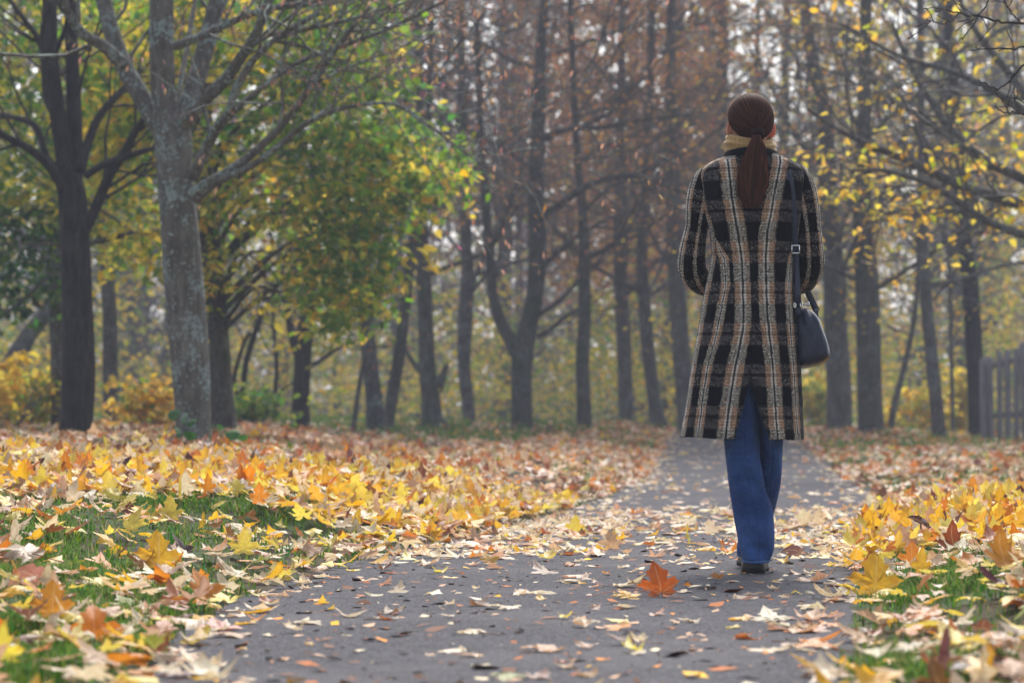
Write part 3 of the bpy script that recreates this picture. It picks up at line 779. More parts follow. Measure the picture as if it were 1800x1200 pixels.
# brown orange leaves hanging on in the middle canopy
cloud_band(900, 44, 56, lambda n, Y: g.uniform(2.8, 10, n), (985, 1330), [(.48, .22, .07), (.40, .15, .05), (.50, .30, .09)], [.5, .3, .2], .12, 8, .45, keep=hole)
cloud_band(3600, 50, 80, lambda n, Y: g.uniform(3, 14, n), (900, 1340), [(.36, .17, .06), (.24, .10, .05), (.26, .15, .11), (.42, .26, .06)], [.38, .3, .2, .12], .15, 8, .5, keep=hole)
cloud_band(2200, 46, 75, lambda n, Y: g.uniform(3, 13, n), (560, 1000), [(.19, .145, .14), (.19, .11, .08), (.11, .085, .085)], [.45, .25, .3], .13, 7, .5)
cloud_band(2600, 55, 90, lambda n, Y: g.uniform(2, 14, n), (1380, 1900), [YEL, GOLD, YGREEN, SEED], [.3, .2, .25, .25], .16, 7, .5, keep=hole)
cloud_band(900, 75, 110, lambda n, Y: g.uniform(5, 16, n), (1230, 1430), [LGREEN, YGREEN], [.5, .5], .22, 6, .6, keep=hole)
cloud_band(11500, 88, 130, lambda n, Y: g.uniform(0, 21, n), (-100, 1950), [(.13, .11, .115), (.16, .135, .10), (.13, .13, .095)], [.5, .25, .25], .38, 8, 1.0, keep=hole, thin=.14)
cloud_band(1500, 45, 75, lambda n, Y: g.uniform(4, 13, n), (-60, 620), [YGREEN, LGREEN, YEL, SEED], [.3, .3, .2, .2], .16, 7, .5)
tag(fol.build('distant_foliage', MAT_FLEAF), 'thin autumn leaves scattered through the distant canopy', kind='stuff')

# ------------------------------------------------------------------ shrubs, weed, fence
def shrub(label, px, py0, Y, w, h, cols, p, n, size, seed, name='shrub'):
    g = np.random.default_rng(seed)
    X = (px - 900) / FPX * Y; z0 = float(ground(X, Y))
    root = empty(name, (X, Y, z0)); tag(root, label, 'shrub', 'low shrubs at the edge of the wood')
    st = Acc(); tips = []
    for i in range(7):
        d = np.array([g.normal(0, .45), g.normal(0, .45), 1.0]); d /= np.linalg.norm(d)
        grow(st, tips, (X + g.normal(0, .05), Y + g.normal(0, .05), z0 - .05), d, .011, h * g.uniform(.7, 1.1), 1, g, .02, .14, sides=(5, 4, 4, 3))
    st.build('stem', BARK_MID, root)
    q = np.stack([X + g.normal(0, w * .33, n), Y + g.normal(0, w * .3, n), z0 + .08 + h * g.beta(1.6, 1.5, n)], -1)
    la = Acc(); sprays(la, q, 5, .13, size, [(cols, p)], np.zeros(n, int), g)
    la.build('crown', MAT_TLEAF, root)
shrub('low yellow bush at the foot of the dark trunk, nearest the frame edge', 52, 760, 31, .75, .62, [YEL, YGREEN, LGREEN, GOLD], [.45, .25, .15, .15], 150, .11, 81)
shrub('sprig of golden leaves on a thin bush in front of the steeply leaning trunk', 4, 760, 30, .35, .95, [YEL, GOLD], [.6, .4], 40, .12, 82)
shrub('amber and pale green bush between the dark trunk and the lichened trunk', 262, 760, 32, .65, .55, [GOLD, YEL, (.5, .3, .08), LGREEN], [.4, .3, .15, .15], 110, .11, 83)
shrub('small green bush behind the slim trunk', 452, 752, 33, .6, .45, [GREEN, LGREEN, YGREEN], [.4, .4, .2], 90, .10, 84)
shrub('bright yellow bush glowing between the stout trunk and the coat', 1432, 760, 50, .8, .95, [YEL, YGREEN, LGREEN], [.5, .35, .15], 160, .13, 85)
shrub('yellow bush low in the pale gap past the mossy trunk', 1605, 768, 47, .9, .75, [YEL, GOLD, YGREEN], [.5, .25, .25], 120, .13, 86)
shrub('tall narrow yellow bush beside the fence end trunk', 1686, 772, 48, .4, 1.1, [YEL, YGREEN], [.7, .3], 130, .12, 87)

g = np.random.default_rng(91)
m = Mat('weed_leaf')
MAT_WEED = m.leafy(m.mix(m.noise(m.coord(), 20, 2).ss(.3, .7), (.035, .11, .02), (.07, .19, .035)), .35, .4, .4)
wx = P3(322, 765, 19.6); wx[2] = ground(wx[0], wx[1])
weed = empty('weed', wx); tag(weed, 'broad leaved green weed at the foot of the lichened trunk', 'weed')
st = Acc()
for (px, py, s) in [(308, 727, .085), (324, 734, .08), (338, 741, .075), (315, 757, .07), (331, 764, .075), (372, 748, .06), (386, 749, .05), (412, 762, .085), (376, 772, .07), (425, 768, .06)]:
    c = P3(px, py, 19.55 + g.normal(0, .06))
    base = np.array([wx[0] + (c[0] - wx[0]) * .6, wx[1], float(ground(wx[0] + (c[0] - wx[0]) * .6, wx[1]))])
    c[2] = max(c[2], base[2] + .03)
    st.tube([base, (base + c) / 2 + [0, 0, .02], c], [.003, .0025, .0015], 5)
    n = 12; th = np.linspace(0, 2 * math.pi, n, endpoint=False)
    rr = s * (1 - .25 * np.cos(th)) * .62
    yaw, tl = g.uniform(0, 6.28), g.uniform(.5, 1.2)
    lv = np.stack([rr * np.cos(th), rr * np.sin(th) * .85, -.25 * np.abs(rr * np.sin(th))], -1)
    rot = np.array(Matrix.Rotation(yaw, 3, 'Z') @ Matrix.Rotation(tl, 3, 'X'))
    lv = np.concatenate([[[0, 0, .004]], lv]) @ rot.T + c
    link('leaf', make_mesh('weed_leaf', lv, [(0, 1 + i, 1 + (i + 1) % n) for i in range(n)], mats=[MAT_WEED]), weed)
st.build('stem', MAT_WEED, weed)

m = Mat('weathered_paling')
co = m.coord(); v = m.noise(m.scale(co, (1, 1, .06)), 40, 4); 
MAT_FENCE = m.done(m.bsdf(m.mix(v.ss(.3, .7), (.13, .12, .12), (.27, .25, .255)), .9, .2, m.bump(v, .5, .01)))
A0, B0 = P3(1727, 775, 39.6), P3(1893, 790, 38.0)
A0[2] = ground(A0[0], A0[1]); B0[2] = ground(B0[0], B0[1])
fence = empty('paling_fence', A0); tag(fence, 'weathered grey wooden paling fence at the edge of the wood', 'fence')
dv = (B0 - A0)[:2]; ang = math.atan2(dv[1], dv[0]); ln = np.hypot(*dv)
g = np.random.default_rng(92)
npal = 12
pal = None
for i in range(npal):
    f = i / (npal - 1); X, Y = A0[0] + dv[0] * f, A0[1] + dv[1] * f
    h = 1.18 + .44 * f + g.uniform(-.03, .03); w = .056
    V = [(-w, 0, 0), (w, 0, 0), (w, .024, 0), (-w, .024, 0), (-w, 0, 1), (w, 0, 1), (w, .024, 1), (-w, .024, 1), (0, 0, 1.03), (0, .024, 1.03)]
    if pal is None:
        pal = make_mesh('paling', V, [(4, 5, 8), (7, 9, 6)], [(0, 1, 5, 4), (1, 2, 6, 5), (2, 3, 7, 6), (3, 0, 4, 7), (5, 6, 9, 8), (7, 4, 8, 9)], smooth=False, mats=[MAT_FENCE])
    o = link('paling', pal, fence); o.location = (X, Y, float(ground(X, Y)) - .03); o.rotation_euler = (g.normal(0, .012), g.normal(0, .012), ang); o.scale = (g.uniform(.85, 1.15), 1, h)
for zf in (.28, .85):
    a = Acc(); nrm = np.array([-math.sin(ang), math.cos(ang)])
    def pt(f, o_, z): return (A0[0] + dv[0] * f + nrm[0] * o_, A0[1] + dv[1] * f + nrm[1] * o_, float(ground(A0[0] + dv[0] * f, A0[1] + dv[1] * f)) + z)
    z0_, z1_ = 1.18 * zf, 1.62 * zf
    V = [pt(-.02, .028, z0_), pt(1.02, .028, z1_), pt(1.02, .07, z1_), pt(-.02, .07, z0_), pt(-.02, .028, z0_ + .08), pt(1.02, .028, z1_ + .08), pt(1.02, .07, z1_ + .08), pt(-.02, .07, z0_ + .08)]
    a.add(V, None, [(0,3,2,1),(4,5,6,7),(0,1,5,4),(1,2,6,5),(2,3,7,6),(3,0,4,7)])
    a.build('rail', MAT_FENCE, fence, smooth=False)
for f in (.0, .98):
    p = pt(f, .12, -.2); V, Q = box_geo(p[0] - .05, p[0] + .05, p[1] - .05, p[1] + .05, p[2], p[2] + 1.4 + .3 * f)
    a = Acc(); a.add(V, None, Q); a.build('post', MAT_FENCE, fence, smooth=False)

# ------------------------------------------------------------------ maple leaves
HALF = [(0, .02), (.12, -.07), (.27, -.09), (.45, -.02), (.34, .06), (.33, .12), (.48, .16), (.55, .26), (.69, .34), (.55, .38), (.50, .47), (.38, .43), (.24, .40), (.27, .55), (.34, .68), (.20, .72), (.14, .84), (0, 1.0)]
LOW = [(0, .02), (.25, -.09), (.45, -.02), (.33, .09), (.52, .20), (.69, .34), (.52, .42), (.24, .40), (.34, .68), (.16, .78), (0, 1.0)]
def outline(half):
    return np.array(half + [(-x, y) for x, y in half[-2:0:-1]])
LOBES = np.array([(0, 1.0), (.69, .34), (-.69, .34), (.45, -.02), (-.45, -.02)])
def leaf_shape(x, y, kind, g):
    """height of a drying leaf over its own plane"""
    r2 = x * x + (y - .3) ** 2
    a, b, c, d = g
    z = a * np.abs(x) ** 1.5 + b * (y - .2) ** 2 * np.sign(y - .2) + c * r2 + .05 * d * np.sin(7 * x + 3 * d) * (r2 > .02) + .04 * np.sin(9 * y + 6 * d) * np.abs(x)
    for lx, ly in LOBES:                      # sunken main veins
        L = np.hypot(lx, ly - .02); ux, uy = lx / L, (ly - .02) / L
        t = x * ux + (y - .02) * uy; e = np.abs(-x * uy + (y - .02) * ux)
        z = z - .045 * np.exp(-(e / .05) ** 2) * ((t > 0) & (t < L))
    return z
def leaf_mesh_arrays(half, rings, par, stalk=True, seedv=1):
    o = outline(half); n = len(o); hub = np.array([0, .22])
    g2 = np.random.default_rng(seedv)
    o = o * (1 + g2.normal(0, .035, o.shape)) + np.array([g2.normal(0, .03), 0]) * o[:, 1:2]
    pts = [hub]
    for f in rings: pts += list(hub + (o - hub) * f)
    pts = np.array(pts)
    z = leaf_shape(pts[:, 0], pts[:, 1], 0, par)
    V = np.c_[pts, z]
    T = [(0, 1 + i, 1 + (i + 1) % n) for i in range(n)]
    Q = []
    for k in range(len(rings) - 1):
        a0, b0 = 1 + k * n, 1 + (k + 1) * n
        Q += [(a0 + i, b0 + i, b0 + (i + 1) % n, a0 + (i + 1) % n) for i in range(n)]
    uv = pts * .5 + .5
    if stalk:
        c = [(0, .03, z[0] * .5 - .02), (.02, -.25, .02 + par[1] * .1), (.06, -.5, .0), (.12, -.78, .02)]
        v2, q2, t2 = tube_geo(c, [.016, .012, .012, .018], 4)
        q2 = np.array(q2) + len(V); t2 = np.array(t2) + len(V)
        V = np.concatenate([V, v2]); uv = np.concatenate([uv, np.full((len(v2), 2), .99)])
        Q = np.concatenate([np.array(Q).reshape(-1, 4), q2]).astype(int); T = np.concatenate([np.array(T), t2]).astype(int)
    return V, np.array(T), (np.array(Q) if len(Q) else None), uv

def leaf_material(name, from_object):
    m = Mat(name)
    if from_object:
        n = m.nt.nodes.new('ShaderNodeObjectInfo'); base = n.outputs['Color']; rnd = n.outputs['Random']
    else:
        base = m.attr('Col'); rnd = None
    uvn = m.nt.nodes.new('ShaderNodeUVMap'); x, y, _ = m.sep(uvn.outputs[0])
    x = (x - .5) * 2.0; y = (y - .5) * 2.0
    stalk = x.gt(.93) * y.gt(.93)
    vein = None
    for lx, ly in LOBES:
        L = math.hypot(lx, ly - .02); ux, uy = lx / L, (ly - .02) / L
        e = (y * ux - x * uy - .02 * ux).abs(); t = x * ux + y * uy
        v = e.ss(.006, .022, 1.0, 0.0) * t.ss(.0, .04) * t.ss(L * .75, L, 1.0, 0.0)
        vein = v if vein is None else vein.max(v)
    co = m.coord('Object')
    nz = m.noise(co if from_object is None else co, 5.0 if from_object else 22.0, 4); nf = m.noise(co, 16.0 if from_object else 120.0, 3)
    rr = (x * x + (y - .3) * (y - .3)).pow(.5)
    edge = (rr + nz * .55).ss(.72, 1.1)
    c = m.mix(nz.ss(.35, .65) * .6, base, m.mix(1.0, base, (.75, .55, .35), 'MULTIPLY'))
    c = m.mix(edge * .75, c, m.mix(1.0, base, (.62, .38, .25), 'MULTIPLY'))
    c = m.mix(nf.ss(.68, .74) * .7, c, m.mix(1.0, base, (.35, .2, .15), 'MULTIPLY'))
    c = m.mix(vein * .6, c, m.mix(.5, base, (.75, .6, .35)))
    c = m.mix(stalk, c, (.30, .12, .06))
    nrm = m.bump(nf + vein * -.6, .35, .004)
    return m.leafy(c, .42, .45, .4, nrm)
MAT_LEAF = leaf_material('fallen_leaf', True)
MAT_LITTER = leaf_material('leaf_litter', False)

CREAM, LYEL, YELL, LORG, LRUST, LBRN, TAN, LGRN, LDARK = (.74, .62, .42), (.84, .66, .10), (.86, .50, .035), (.72, .26, .025), (.42, .13, .035), (.20, .09, .05), (.60, .38, .24), (.27, .33, .06), (.07, .03, .028)
PALNAME = {0: 'cream', 1: 'lemon yellow', 2: 'golden yellow', 3: 'orange', 4: 'rust red', 5: 'brown', 6: 'tan', 7: 'yellow green', 8: 'blackish brown'}
PAL = np.array([CREAM, LYEL, YELL, LORG, LRUST, LBRN, TAN, LGRN, LDARK])
MIXES = {
    'path':  [.42, .07, .06, .06, .05, .07, .25, .02, 0],
    'cross': [.48, .07, .07, .05, .03, .06, .24, 0, 0],
    'lpile': [.20, .27, .23, .09, .04, .04, .12, 0, .01],
    'rpile': [.16, .32, .29, .08, .03, .03, .08, 0, .01],
    'grass': [.26, .16, .14, .11, .06, .08, .18, .01, .01],
    'far':   [.12, .02, .04, .12, .24, .15, .31, 0, 0],
}
ZN = list(MIXES)

def leaf_field(X, Y):
    """density of leaves per square metre, zone index and chance of standing up"""
    c = pc(Y); dl = (c - hwf(Y)) - X; dr = X - (c + hwf(Y)); on = (dl <= 0) & (dr <= 0)
    n = vnoise(X * 2.3, Y * 1.1); n2 = vnoise(X * .9 + 30, Y * .45)
    ind = np.minimum(-dl, -dr)                        # distance inside the path edge
    d_path = np.interp(Y, [5, 10.6, 11.4, 12.5, 15.0, 16.5, 18, 26, 40, 48], [15, 16, 50, 95, 105, 55, 11, 9, 16, 25]) * (.55 + .9 * n)
    d_path = d_path + 75 * np.exp(-np.maximum(ind, 0) / .09) * (Y > 6.5)
    u = (X - c) / hwf(Y)
    midhole = np.exp(-((u - .1) / .45) ** 2) * smooth(10.8, 12.5, Y) * (1 - smooth(15, 17.5, Y))
    d_path *= 1 - .45 * midhole
    d_left = np.interp(Y, [5, 8.5, 10.5, 12.0, 13.5, 16.2, 18, 22, 30, 36, 44, 50], [85, 72, 82, 225, 420, 400, 110, 100, 150, 150, 110, 50])
    d_left = d_left * np.where((Y > 10.5) & (Y < 17), 1 - .55 * smooth(1.5, 2.6, dl) * smooth(16.5, 12.5, Y) * 1.0, 1)
    d_left = d_left * np.where(Y < 12.5, .20 + 1.2 * smooth(.44, .74, n2) + .8 * np.exp(-dl / .35), 1)
    d_left = d_left * np.where(Y > 33, 1 - .8 * smooth(.8, 2.0, dl), 1)
    d_right = np.interp(Y, [5, 8.6, 10.0, 10.8, 13.6, 14.6, 17, 20, 30, 40, 48], [120, 120, 190, 400, 400, 110, 80, 130, 110, 110, 50])
    d_right = d_right * np.where((Y < 10.5) | (Y > 14.5), .35 + 1.3 * smooth(.36, .64, n2), 1)
    den = np.where(on, d_path, np.where(dl > 0, d_left, d_right))
    zone = np.where(on, np.where((Y > 11) & (Y < 18) | (ind < .12), 1, 0), np.where(dl > 0, np.where((Y > 11.8) & (Y < 17.2), 2, 4), np.where((Y > 10.3) & (Y < 14.4), 3, 4)))
    zone = np.where(Y > 18.2, np.where(on, 0, 5), zone)
    stand = np.array([.01, .012, .17, .27, .06, .08])[zone]
    return den, zone, stand

def scatter(Y0, Y1, dmax, g):
    area = (Y1 - Y0) * (.18 * (Y0 + Y1) + 1.4)
    n = int(area * dmax)
    Y = g.uniform(Y0, Y1, n); hw = .18 * Y + .7
    X = g.uniform(-1, 1, n) * (.18 * Y1 + .7)
    den, zone, stand = leaf_field(X, Y)
    k = (g.uniform(0, dmax * (.18 * (Y0 + Y1) + 1.4) / (.36 * Y1 + 1.4), n) < den) & (np.abs(X) < hw)
    return X[k], Y[k], zone[k], stand[k]

g = np.random.default_rng(101)
XY = [scatter(y0, y1, 480, g) for y0, y1 in ((4.6, 6), (6, 8), (8, 10), (10, 13), (13, 17), (17, 22), (22, 30), (30, 39), (39, 50))]
LX, LY, LZN, LST = [np.concatenate([t[i] for t in XY]) for i in range(4)]
keepout = np.hypot((LX - .855) / .16, (LY - 10.05) / .35) > 1
LX, LY, LZN, LST = LX[keepout], LY[keepout], LZN[keepout], LST[keepout]
N = len(LX)
col_i = np.zeros(N, int)
for zi, zn in enumerate(ZN):
    k = LZN == zi; col_i[k] = g.choice(9, int(k.sum()), p=np.array(MIXES[zn]) / sum(MIXES[zn]))
LCOL = np.clip(PAL[col_i] * g.uniform(.82, 1.12, (N, 1)) + g.normal(0, .015, (N, 3)), .01, .85)
LS = g.uniform(.058, .104, N) * np.where(g.uniform(0, 1, N) < .15, .65, 1)
LS[(LZN == 0)] *= g.choice([.45, .7, 1.0], int((LZN == 0).sum()), p=[.35, .3, .35])
onp = np.abs(LX - pc(LY)) < hwf(LY)
up_ = (g.uniform(0, 1, N) < LST) & ~((np.abs(LX - pc(LY)) < hwf(LY) + .12) & (LY < 11))
tilt = np.where(up_, g.uniform(.75, 1.55, N), np.where(onp, np.abs(g.normal(0, .07, N)), np.abs(g.normal(.05, .26, N))))
yaw = g.uniform(0, 2 * math.pi, N)
yaw = np.where(up_ & (g.uniform(0, 1, N) < .3), g.normal(0, .6, N) + np.where(g.uniform(0, 1, N) < .5, 0, math.pi), yaw)
roll = g.normal(0, .18, N) * np.where(onp & ~up_, .3, 1.0)
flip = g.uniform(0, 1, N) < .4
LZ = surf(LX, LY) + np.where(onp, g.uniform(.002, .008, N), g.uniform(.008, .05, N)) + np.where((LZN == 2) | (LZN == 3), g.uniform(0, .035, N), 0)

SQ = g.uniform(.55, 1.05, N)
def leaf_mats(i):
    """3x3 rotations of leaves i (yaw, then tilt about the leaf's own base, then roll)"""
    cy, sy_, ct, st_, cr, sr = np.cos(yaw[i]), np.sin(yaw[i]), np.cos(tilt[i]), np.sin(tilt[i]), np.cos(roll[i]), np.sin(roll[i])
    z, o = np.zeros_like(cy), np.ones_like(cy)
    Rz = np.array([[cy, -sy_, z], [sy_, cy, z], [z, z, o]]); Rx = np.array([[o, z, z], [z, ct, -st_], [z, st_, ct]]); Ry = np.array([[cr, z, sr], [z, o, z], [-sr, z, cr]])
    f = np.where(flip[i] & ~up_[i], -1.0, 1.0)
    F = np.array([[f * SQ[i], z, z], [z, o, z], [z, z, f]])
    mm = lambda a, b: np.einsum('ijn,jkn->ikn', a, b)
    return mm(mm(mm(Rz, Rx), Ry), F).transpose(2, 0, 1)

# the leaves that show largest become objects of their own
SPX, SPY = 900 + LX / LY * FPX, 740 - (LZ - CAM_H) / LY * FPX
app = (LS * FPX / LY) ** 2 * (np.sin(tilt) * .8 + .12 + CAM_H / LY)
vis = (SPX > 5) & (SPX < 1795) & (SPY < 1192) & (SPY > 780)
dens_here = leaf_field(LX, LY)[0]
app = np.where(vis, app * np.where(dens_here > 150, .45, 1.0), 0)
order = np.argsort(-app)
NIND = 285
ind_set = order[:NIND]
VARS = [leaf_mesh_arrays(HALF, (.5, 1.0), p, True, 7 + i) for i, p in enumerate([(.12, .15, -.25, 1), (-.18, .1, .35, -1), (.3, -.25, .1, .6), (.02, .35, -.1, -.5), (-.1, -.2, -.45, 1.3), (.75, .1, -.1, .4), (.0, .1, .12, .3), (-.55, -.5, .2, 1.6), (.25, .8, -.3, 1.2)])]
VMESH = [make_mesh('maple_leaf', v, t, q, None, u, True, [MAT_LEAF]) for v, t, q, u in VARS]
FLATV, CURLV = [0, 6, 3, 1], [2, 4, 5, 7, 8, 4, 7]

LEAF_USED = {}
def zone_words(x, y, px, py):
    c = float(pc(y)); hw_ = float(hwf(y)); dl, dr = (c - hw_) - x, x - (c + hw_)
    if dl <= 0 and dr <= 0:
        u = (x - c) / hw_
        side = 'by the bank' if u < -.5 else 'by the verge' if u > .5 else 'mid path'
        depth = 'at the bottom' if py > 1150 else 'near the bottom' if py > 1085 else 'below orange leaf' if py > 1045 else 'beside the heel' if py > 985 else 'past the heel' if py > 930 else 'far along'
        return f'on asphalt {side} {depth}'
    if dl > 0:
        depth = 'in bottom corner' if py > 1110 and px < 300 else 'low down' if py > 1040 else 'halfway up' if py > 960 else 'in grassy patch' if py > 890 else 'on the crest'
        side = 'beside the path' if dl < .3 else 'off the path' if dl < .9 else 'well off path' if dl < 1.5 else 'at frame edge'
        return f'on bank {depth} {side}'
    depth = 'at the bottom' if py > 1120 else 'before the drift' if py > 1010 else 'at drift foot' if py > 940 else 'in yellow drift'
    side = 'beside the path' if dr < .2 else 'off the path' if dr < .5 else 'at frame edge'
    return f'on verge {depth} {side}'

def leaf_label(i):
    pose = 'upright' if up_[i] and tilt[i] > 1.1 else 'tilted' if tilt[i] > .45 else 'curled' if CURV[i] else 'flat'
    size = 'small ' if LS[i] < .055 else 'large ' if LS[i] > .092 else ''
    return f'{size}{pose} {PALNAME[int(col_i[i])]} maple leaf ' + zone_words(LX[i], LY[i], SPX[i], SPY[i])
CURV = g.uniform(0, 1, N) < .45
Rm = leaf_mats(ind_set)
rows = []
for k, i in enumerate(ind_set):
    me = VMESH[int(g.choice(CURLV if CURV[i] else FLATV))]
    o = link('maple_leaf', me)
    M = Matrix([[*(Rm[k][r] * LS[i]), (LX[i], LY[i], LZ[i])[r]] for r in range(3)] + [[0, 0, 0, 1]])
    o.matrix_world = M
    o.color = (*LCOL[i], 1)
    lab = leaf_label(i)
    rows.append((o, lab, i))
by = {}
for o, lab, i in rows: by.setdefault(lab, []).append((o, i))
ORD = ['nearest', 'second nearest', 'third nearest', 'fourth nearest', 'fifth nearest', 'sixth nearest', 'seventh nearest', 'eighth nearest']
for lab, v in by.items():
    v.sort(key=lambda t: -SPY[t[1]])
    for k, (o, i) in enumerate(v):
        l2 = lab if len(v) == 1 else f'{lab}, {ORD[min(k, 7)]}'
        tag(o, l2, 'leaf', 'large fallen maple leaves in the foreground')

# all the others lie there as litter
rest = np.setdiff1d(np.arange(N), ind_set)
lit = Acc()
near = LY[rest] < 20
LV = [leaf_mesh_arrays(LOW, (.55, 1.0), p, False, 17 + i) for i, p in enumerate([(.12, .15, -.25, 1), (-.18, .1, .35, -1), (.5, -.25, .1, .6), (.02, .6, -.1, -.5), (-.3, -.2, -.55, 1.3), (.0, .1, .1, .2), (-.6, -.5, .2, 1.6), (.8, .3, -.3, 1.)])]
LF = [leaf_mesh_arrays([(0, 0), (.45, -.02), (.69, .34), (.3, .5), (0, 1.0)], (1.0,), p, False, 27 + i) for i, p in enumerate([(.12, .15, -.25, 1), (-.18, .1, .35, -1), (.3, -.25, .1, .6)])]
for sel, vs in ((rest[near], LV), (rest[~near], LF)):
    vi = g.integers(0, len(vs), len(sel))
    for j, (v, t, q, u) in enumerate(vs):
        ids = sel[vi == j]
        if not len(ids): continue
        qq = None if q is None else (q[None] + (np.arange(len(ids)) * len(v))[:, None, None]).reshape(-1, 4)
        M = leaf_mats(ids)
        W = np.einsum('nij,vj->nvi', M, v) * LS[ids][:, None, None] + np.stack([LX[ids], LY[ids], LZ[ids]], -1)[:, None, :]
        T = t[None] + (np.arange(len(ids)) * len(v))[:, None, None]
        lit.add(W.reshape(-1, 3), T.reshape(-1, 3), qq, np.repeat(LCOL[ids], len(v), 0), np.tile(u, (len(ids), 1)))
tag(lit.build('leaf_litter', MAT_LITTER), 'countless fallen maple leaves heaped on the banks', kind='stuff')

# crumbs of broken leaf on the asphalt
n = 1700
Y = 4.8 + 13 * g.uniform(0, 1, n) ** 1.1; X = pc(Y) + g.uniform(-1, 1, n) * hwf(Y)
cr = Acc(); V = np.stack([X, Y, surf(X, Y) + .003], -1)
a = g.uniform(0, 6.28, n); s = g.gamma(2.0, .006, n) + .004
d1 = np.stack([np.cos(a), np.sin(a), g.normal(0, .12, n)], -1) * s[:, None]; d2 = np.stack([-np.sin(a), np.cos(a), g.normal(0, .2, n)], -1) * (s * g.uniform(.3, .8, n))[:, None]
VV = np.stack([V - d1, V + d2 + [0, 0, .003], V + d1, V - d2], 1)
cr.add(VV.reshape(-1, 3), None, np.arange(n * 4).reshape(-1, 4), np.repeat(PAL[g.choice(9, n, p=[.15, 0, .03, .05, .22, .27, .2, 0, .08])], 4, 0))
m = Mat('leaf_crumb'); MAT_CR = m.done(m.bsdf(m.attr(), .8, .2))
tag(cr.build('leaf_debris', MAT_CR, smooth=False), 'crumbs of broken leaf and twig on the asphalt', kind='stuff')

# hand placed leaves that catch the eye
def hero(px, py, Y, w_px, color, label, tilt_, yaw_, roll_=0.0, var=0, lift=0.0, group='large fallen maple leaves in the foreground'):
    s = w_px / FPX * Y / 1.36
    X = (px - 900) / FPX * Y
    z = float(surf(np.array(X), np.array(Y))) + .006 + lift
    o = link('maple_leaf', VMESH[var]); o.color = (*color, 1)
    o.matrix_world = Matrix.Translation((X, Y, z)) @ Matrix.Rotation(yaw_, 4, 'Z') @ Matrix.Rotation(tilt_, 4, 'X') @ Matrix.Rotation(roll_, 4, 'Y') @ Matrix.Scale(s, 4)
    tag(o, label, 'leaf', group)
    return o
ho = hero(1163, 1048, 8.72, 82, (.62, .14, .015), 'upright orange red maple leaf standing alone on the asphalt', 1.30, .62, -.42, 7, .004)
a = Acc()
P = spline(np.array([P3(1160, 1046, 8.72), P3(1140, 1040, 8.70), P3(1112, 1035, 8.66), P3(1075, 1038, 8.58), P3(1030, 1048, 8.46)]), 16)
P[:, 2] = np.maximum(P[:, 2], surf(P[:, 0], P[:, 1]) + .003)
a.tube(P, np.linspace(.0016, .0012, 16), 6)
m = Mat('leaf_stalk'); st_k = a.build('stalk', m.done(m.bsdf((.36, .12, .09), .5, .3)))
st_k.parent = ho; st_k.matrix_parent_inverse = ho.matrix_world.inverted()
hero(1106, 1054, 8.6, 60, YELL, 'yellow leaf lying at the stalk of the upright orange red leaf', .28, .3, 0, 0)
hero(1085, 1030, 9.2, 70, CREAM, 'cream leaf with a curled rim just behind the upright orange red leaf', .12, 4.4, 0, 1)
hero(282, 968, 9.2, 92, YELL, 'big upright yellow leaf standing in the grass of the wide bank', 1.25, .2, .15, 0, .03)
hero(428, 920, 9.9, 62, LYEL, 'upright lemon leaf with sharp points, beyond the big yellow one', 1.2, -.3, .1, 6, .04)
hero(326, 940, 9.6, 66, LDARK, 'dark purple brown leaf folded behind the big upright yellow leaf', 1.0, .9, .3, 2, .03)
hero(192, 852, 12.6, 56, LYEL, 'bright yellow upright leaf on the crest of the wide bank', 1.3, .1, 0, 6, .03)
hero(366, 1052, 8.2, 92, (.66, .24, .02), 'bright orange leaf tipped up at the edge of the wide bank', .95, .7, .2, 2, .02)
hero(68, 1035, 8.0, 105, (.42, .19, .14), 'big pinkish brown leaf cupped over on the wide bank', .55, 2.6, .4, 4, .05)
hero(92, 1168, 7.0, 92, (.62, .28, .03), 'tall orange leaf standing near the bottom corner', 1.25, -.1, .0, 0, .03)
hero(60, 985, 8.7, 110, (.55, .42, .30), 'pale beige leaf draped over the grass of the wide bank', .35, 1.2, -.3, 4, .05)
hero(760, 945, 12.4, 54, YELL, 'golden leaf standing edge on by the corner of the asphalt', 1.5, 1.1, 0, 5, .02)
hero(1538, 1065, 8.55, 106, (.76, .44, .03), 'large golden leaf leaning at the asphalt edge of the narrow verge', 1.15, -.2, .15, 0, .02)
hero(1622, 1045, 8.9, 62, YELL, 'upright yellow leaf just behind the large golden leaf', 1.35, .5, .2, 3, .03)
hero(1678, 985, 10.0, 74, (.36, .09, .02), 'rust red leaf propped up in the grass of the narrow verge', .95, .2, .1, 1, .04)
hero(1632, 940, 11.0, 54, LDARK, 'crumpled dark brown leaf on top of the yellow drift', .8, 1.2, .6, 4, .07)
hero(1405, 945, 11.3, 56, (.17, .085, .075), 'dark curled leaf lying on cream ones beside the jeans', .3, 2.0, .5, 4, .02)
hero(1560, 880, 12.6, 30, (.42, .12, .02), 'small rust leaf sticking up at the far corner of the narrow verge', 1.4, .3, 0, 3, .05)
hero(862, 993, 10.6, 44, (.62, .36, .06), 'tan yellow leaf tilted up alone in mid asphalt', .75, .5, 0, 2)
hero(1262, 1019, 9.6, 30, (.55, .22, .04), 'small orange leaf beside the heel of the shoe', .6, .4, 0, 2)
hero(1770, 1080, 8.2, 100, (.70, .30, .03), 'large orange leaf at the frame edge of the narrow verge', .8, .3, .2, 1, .05)

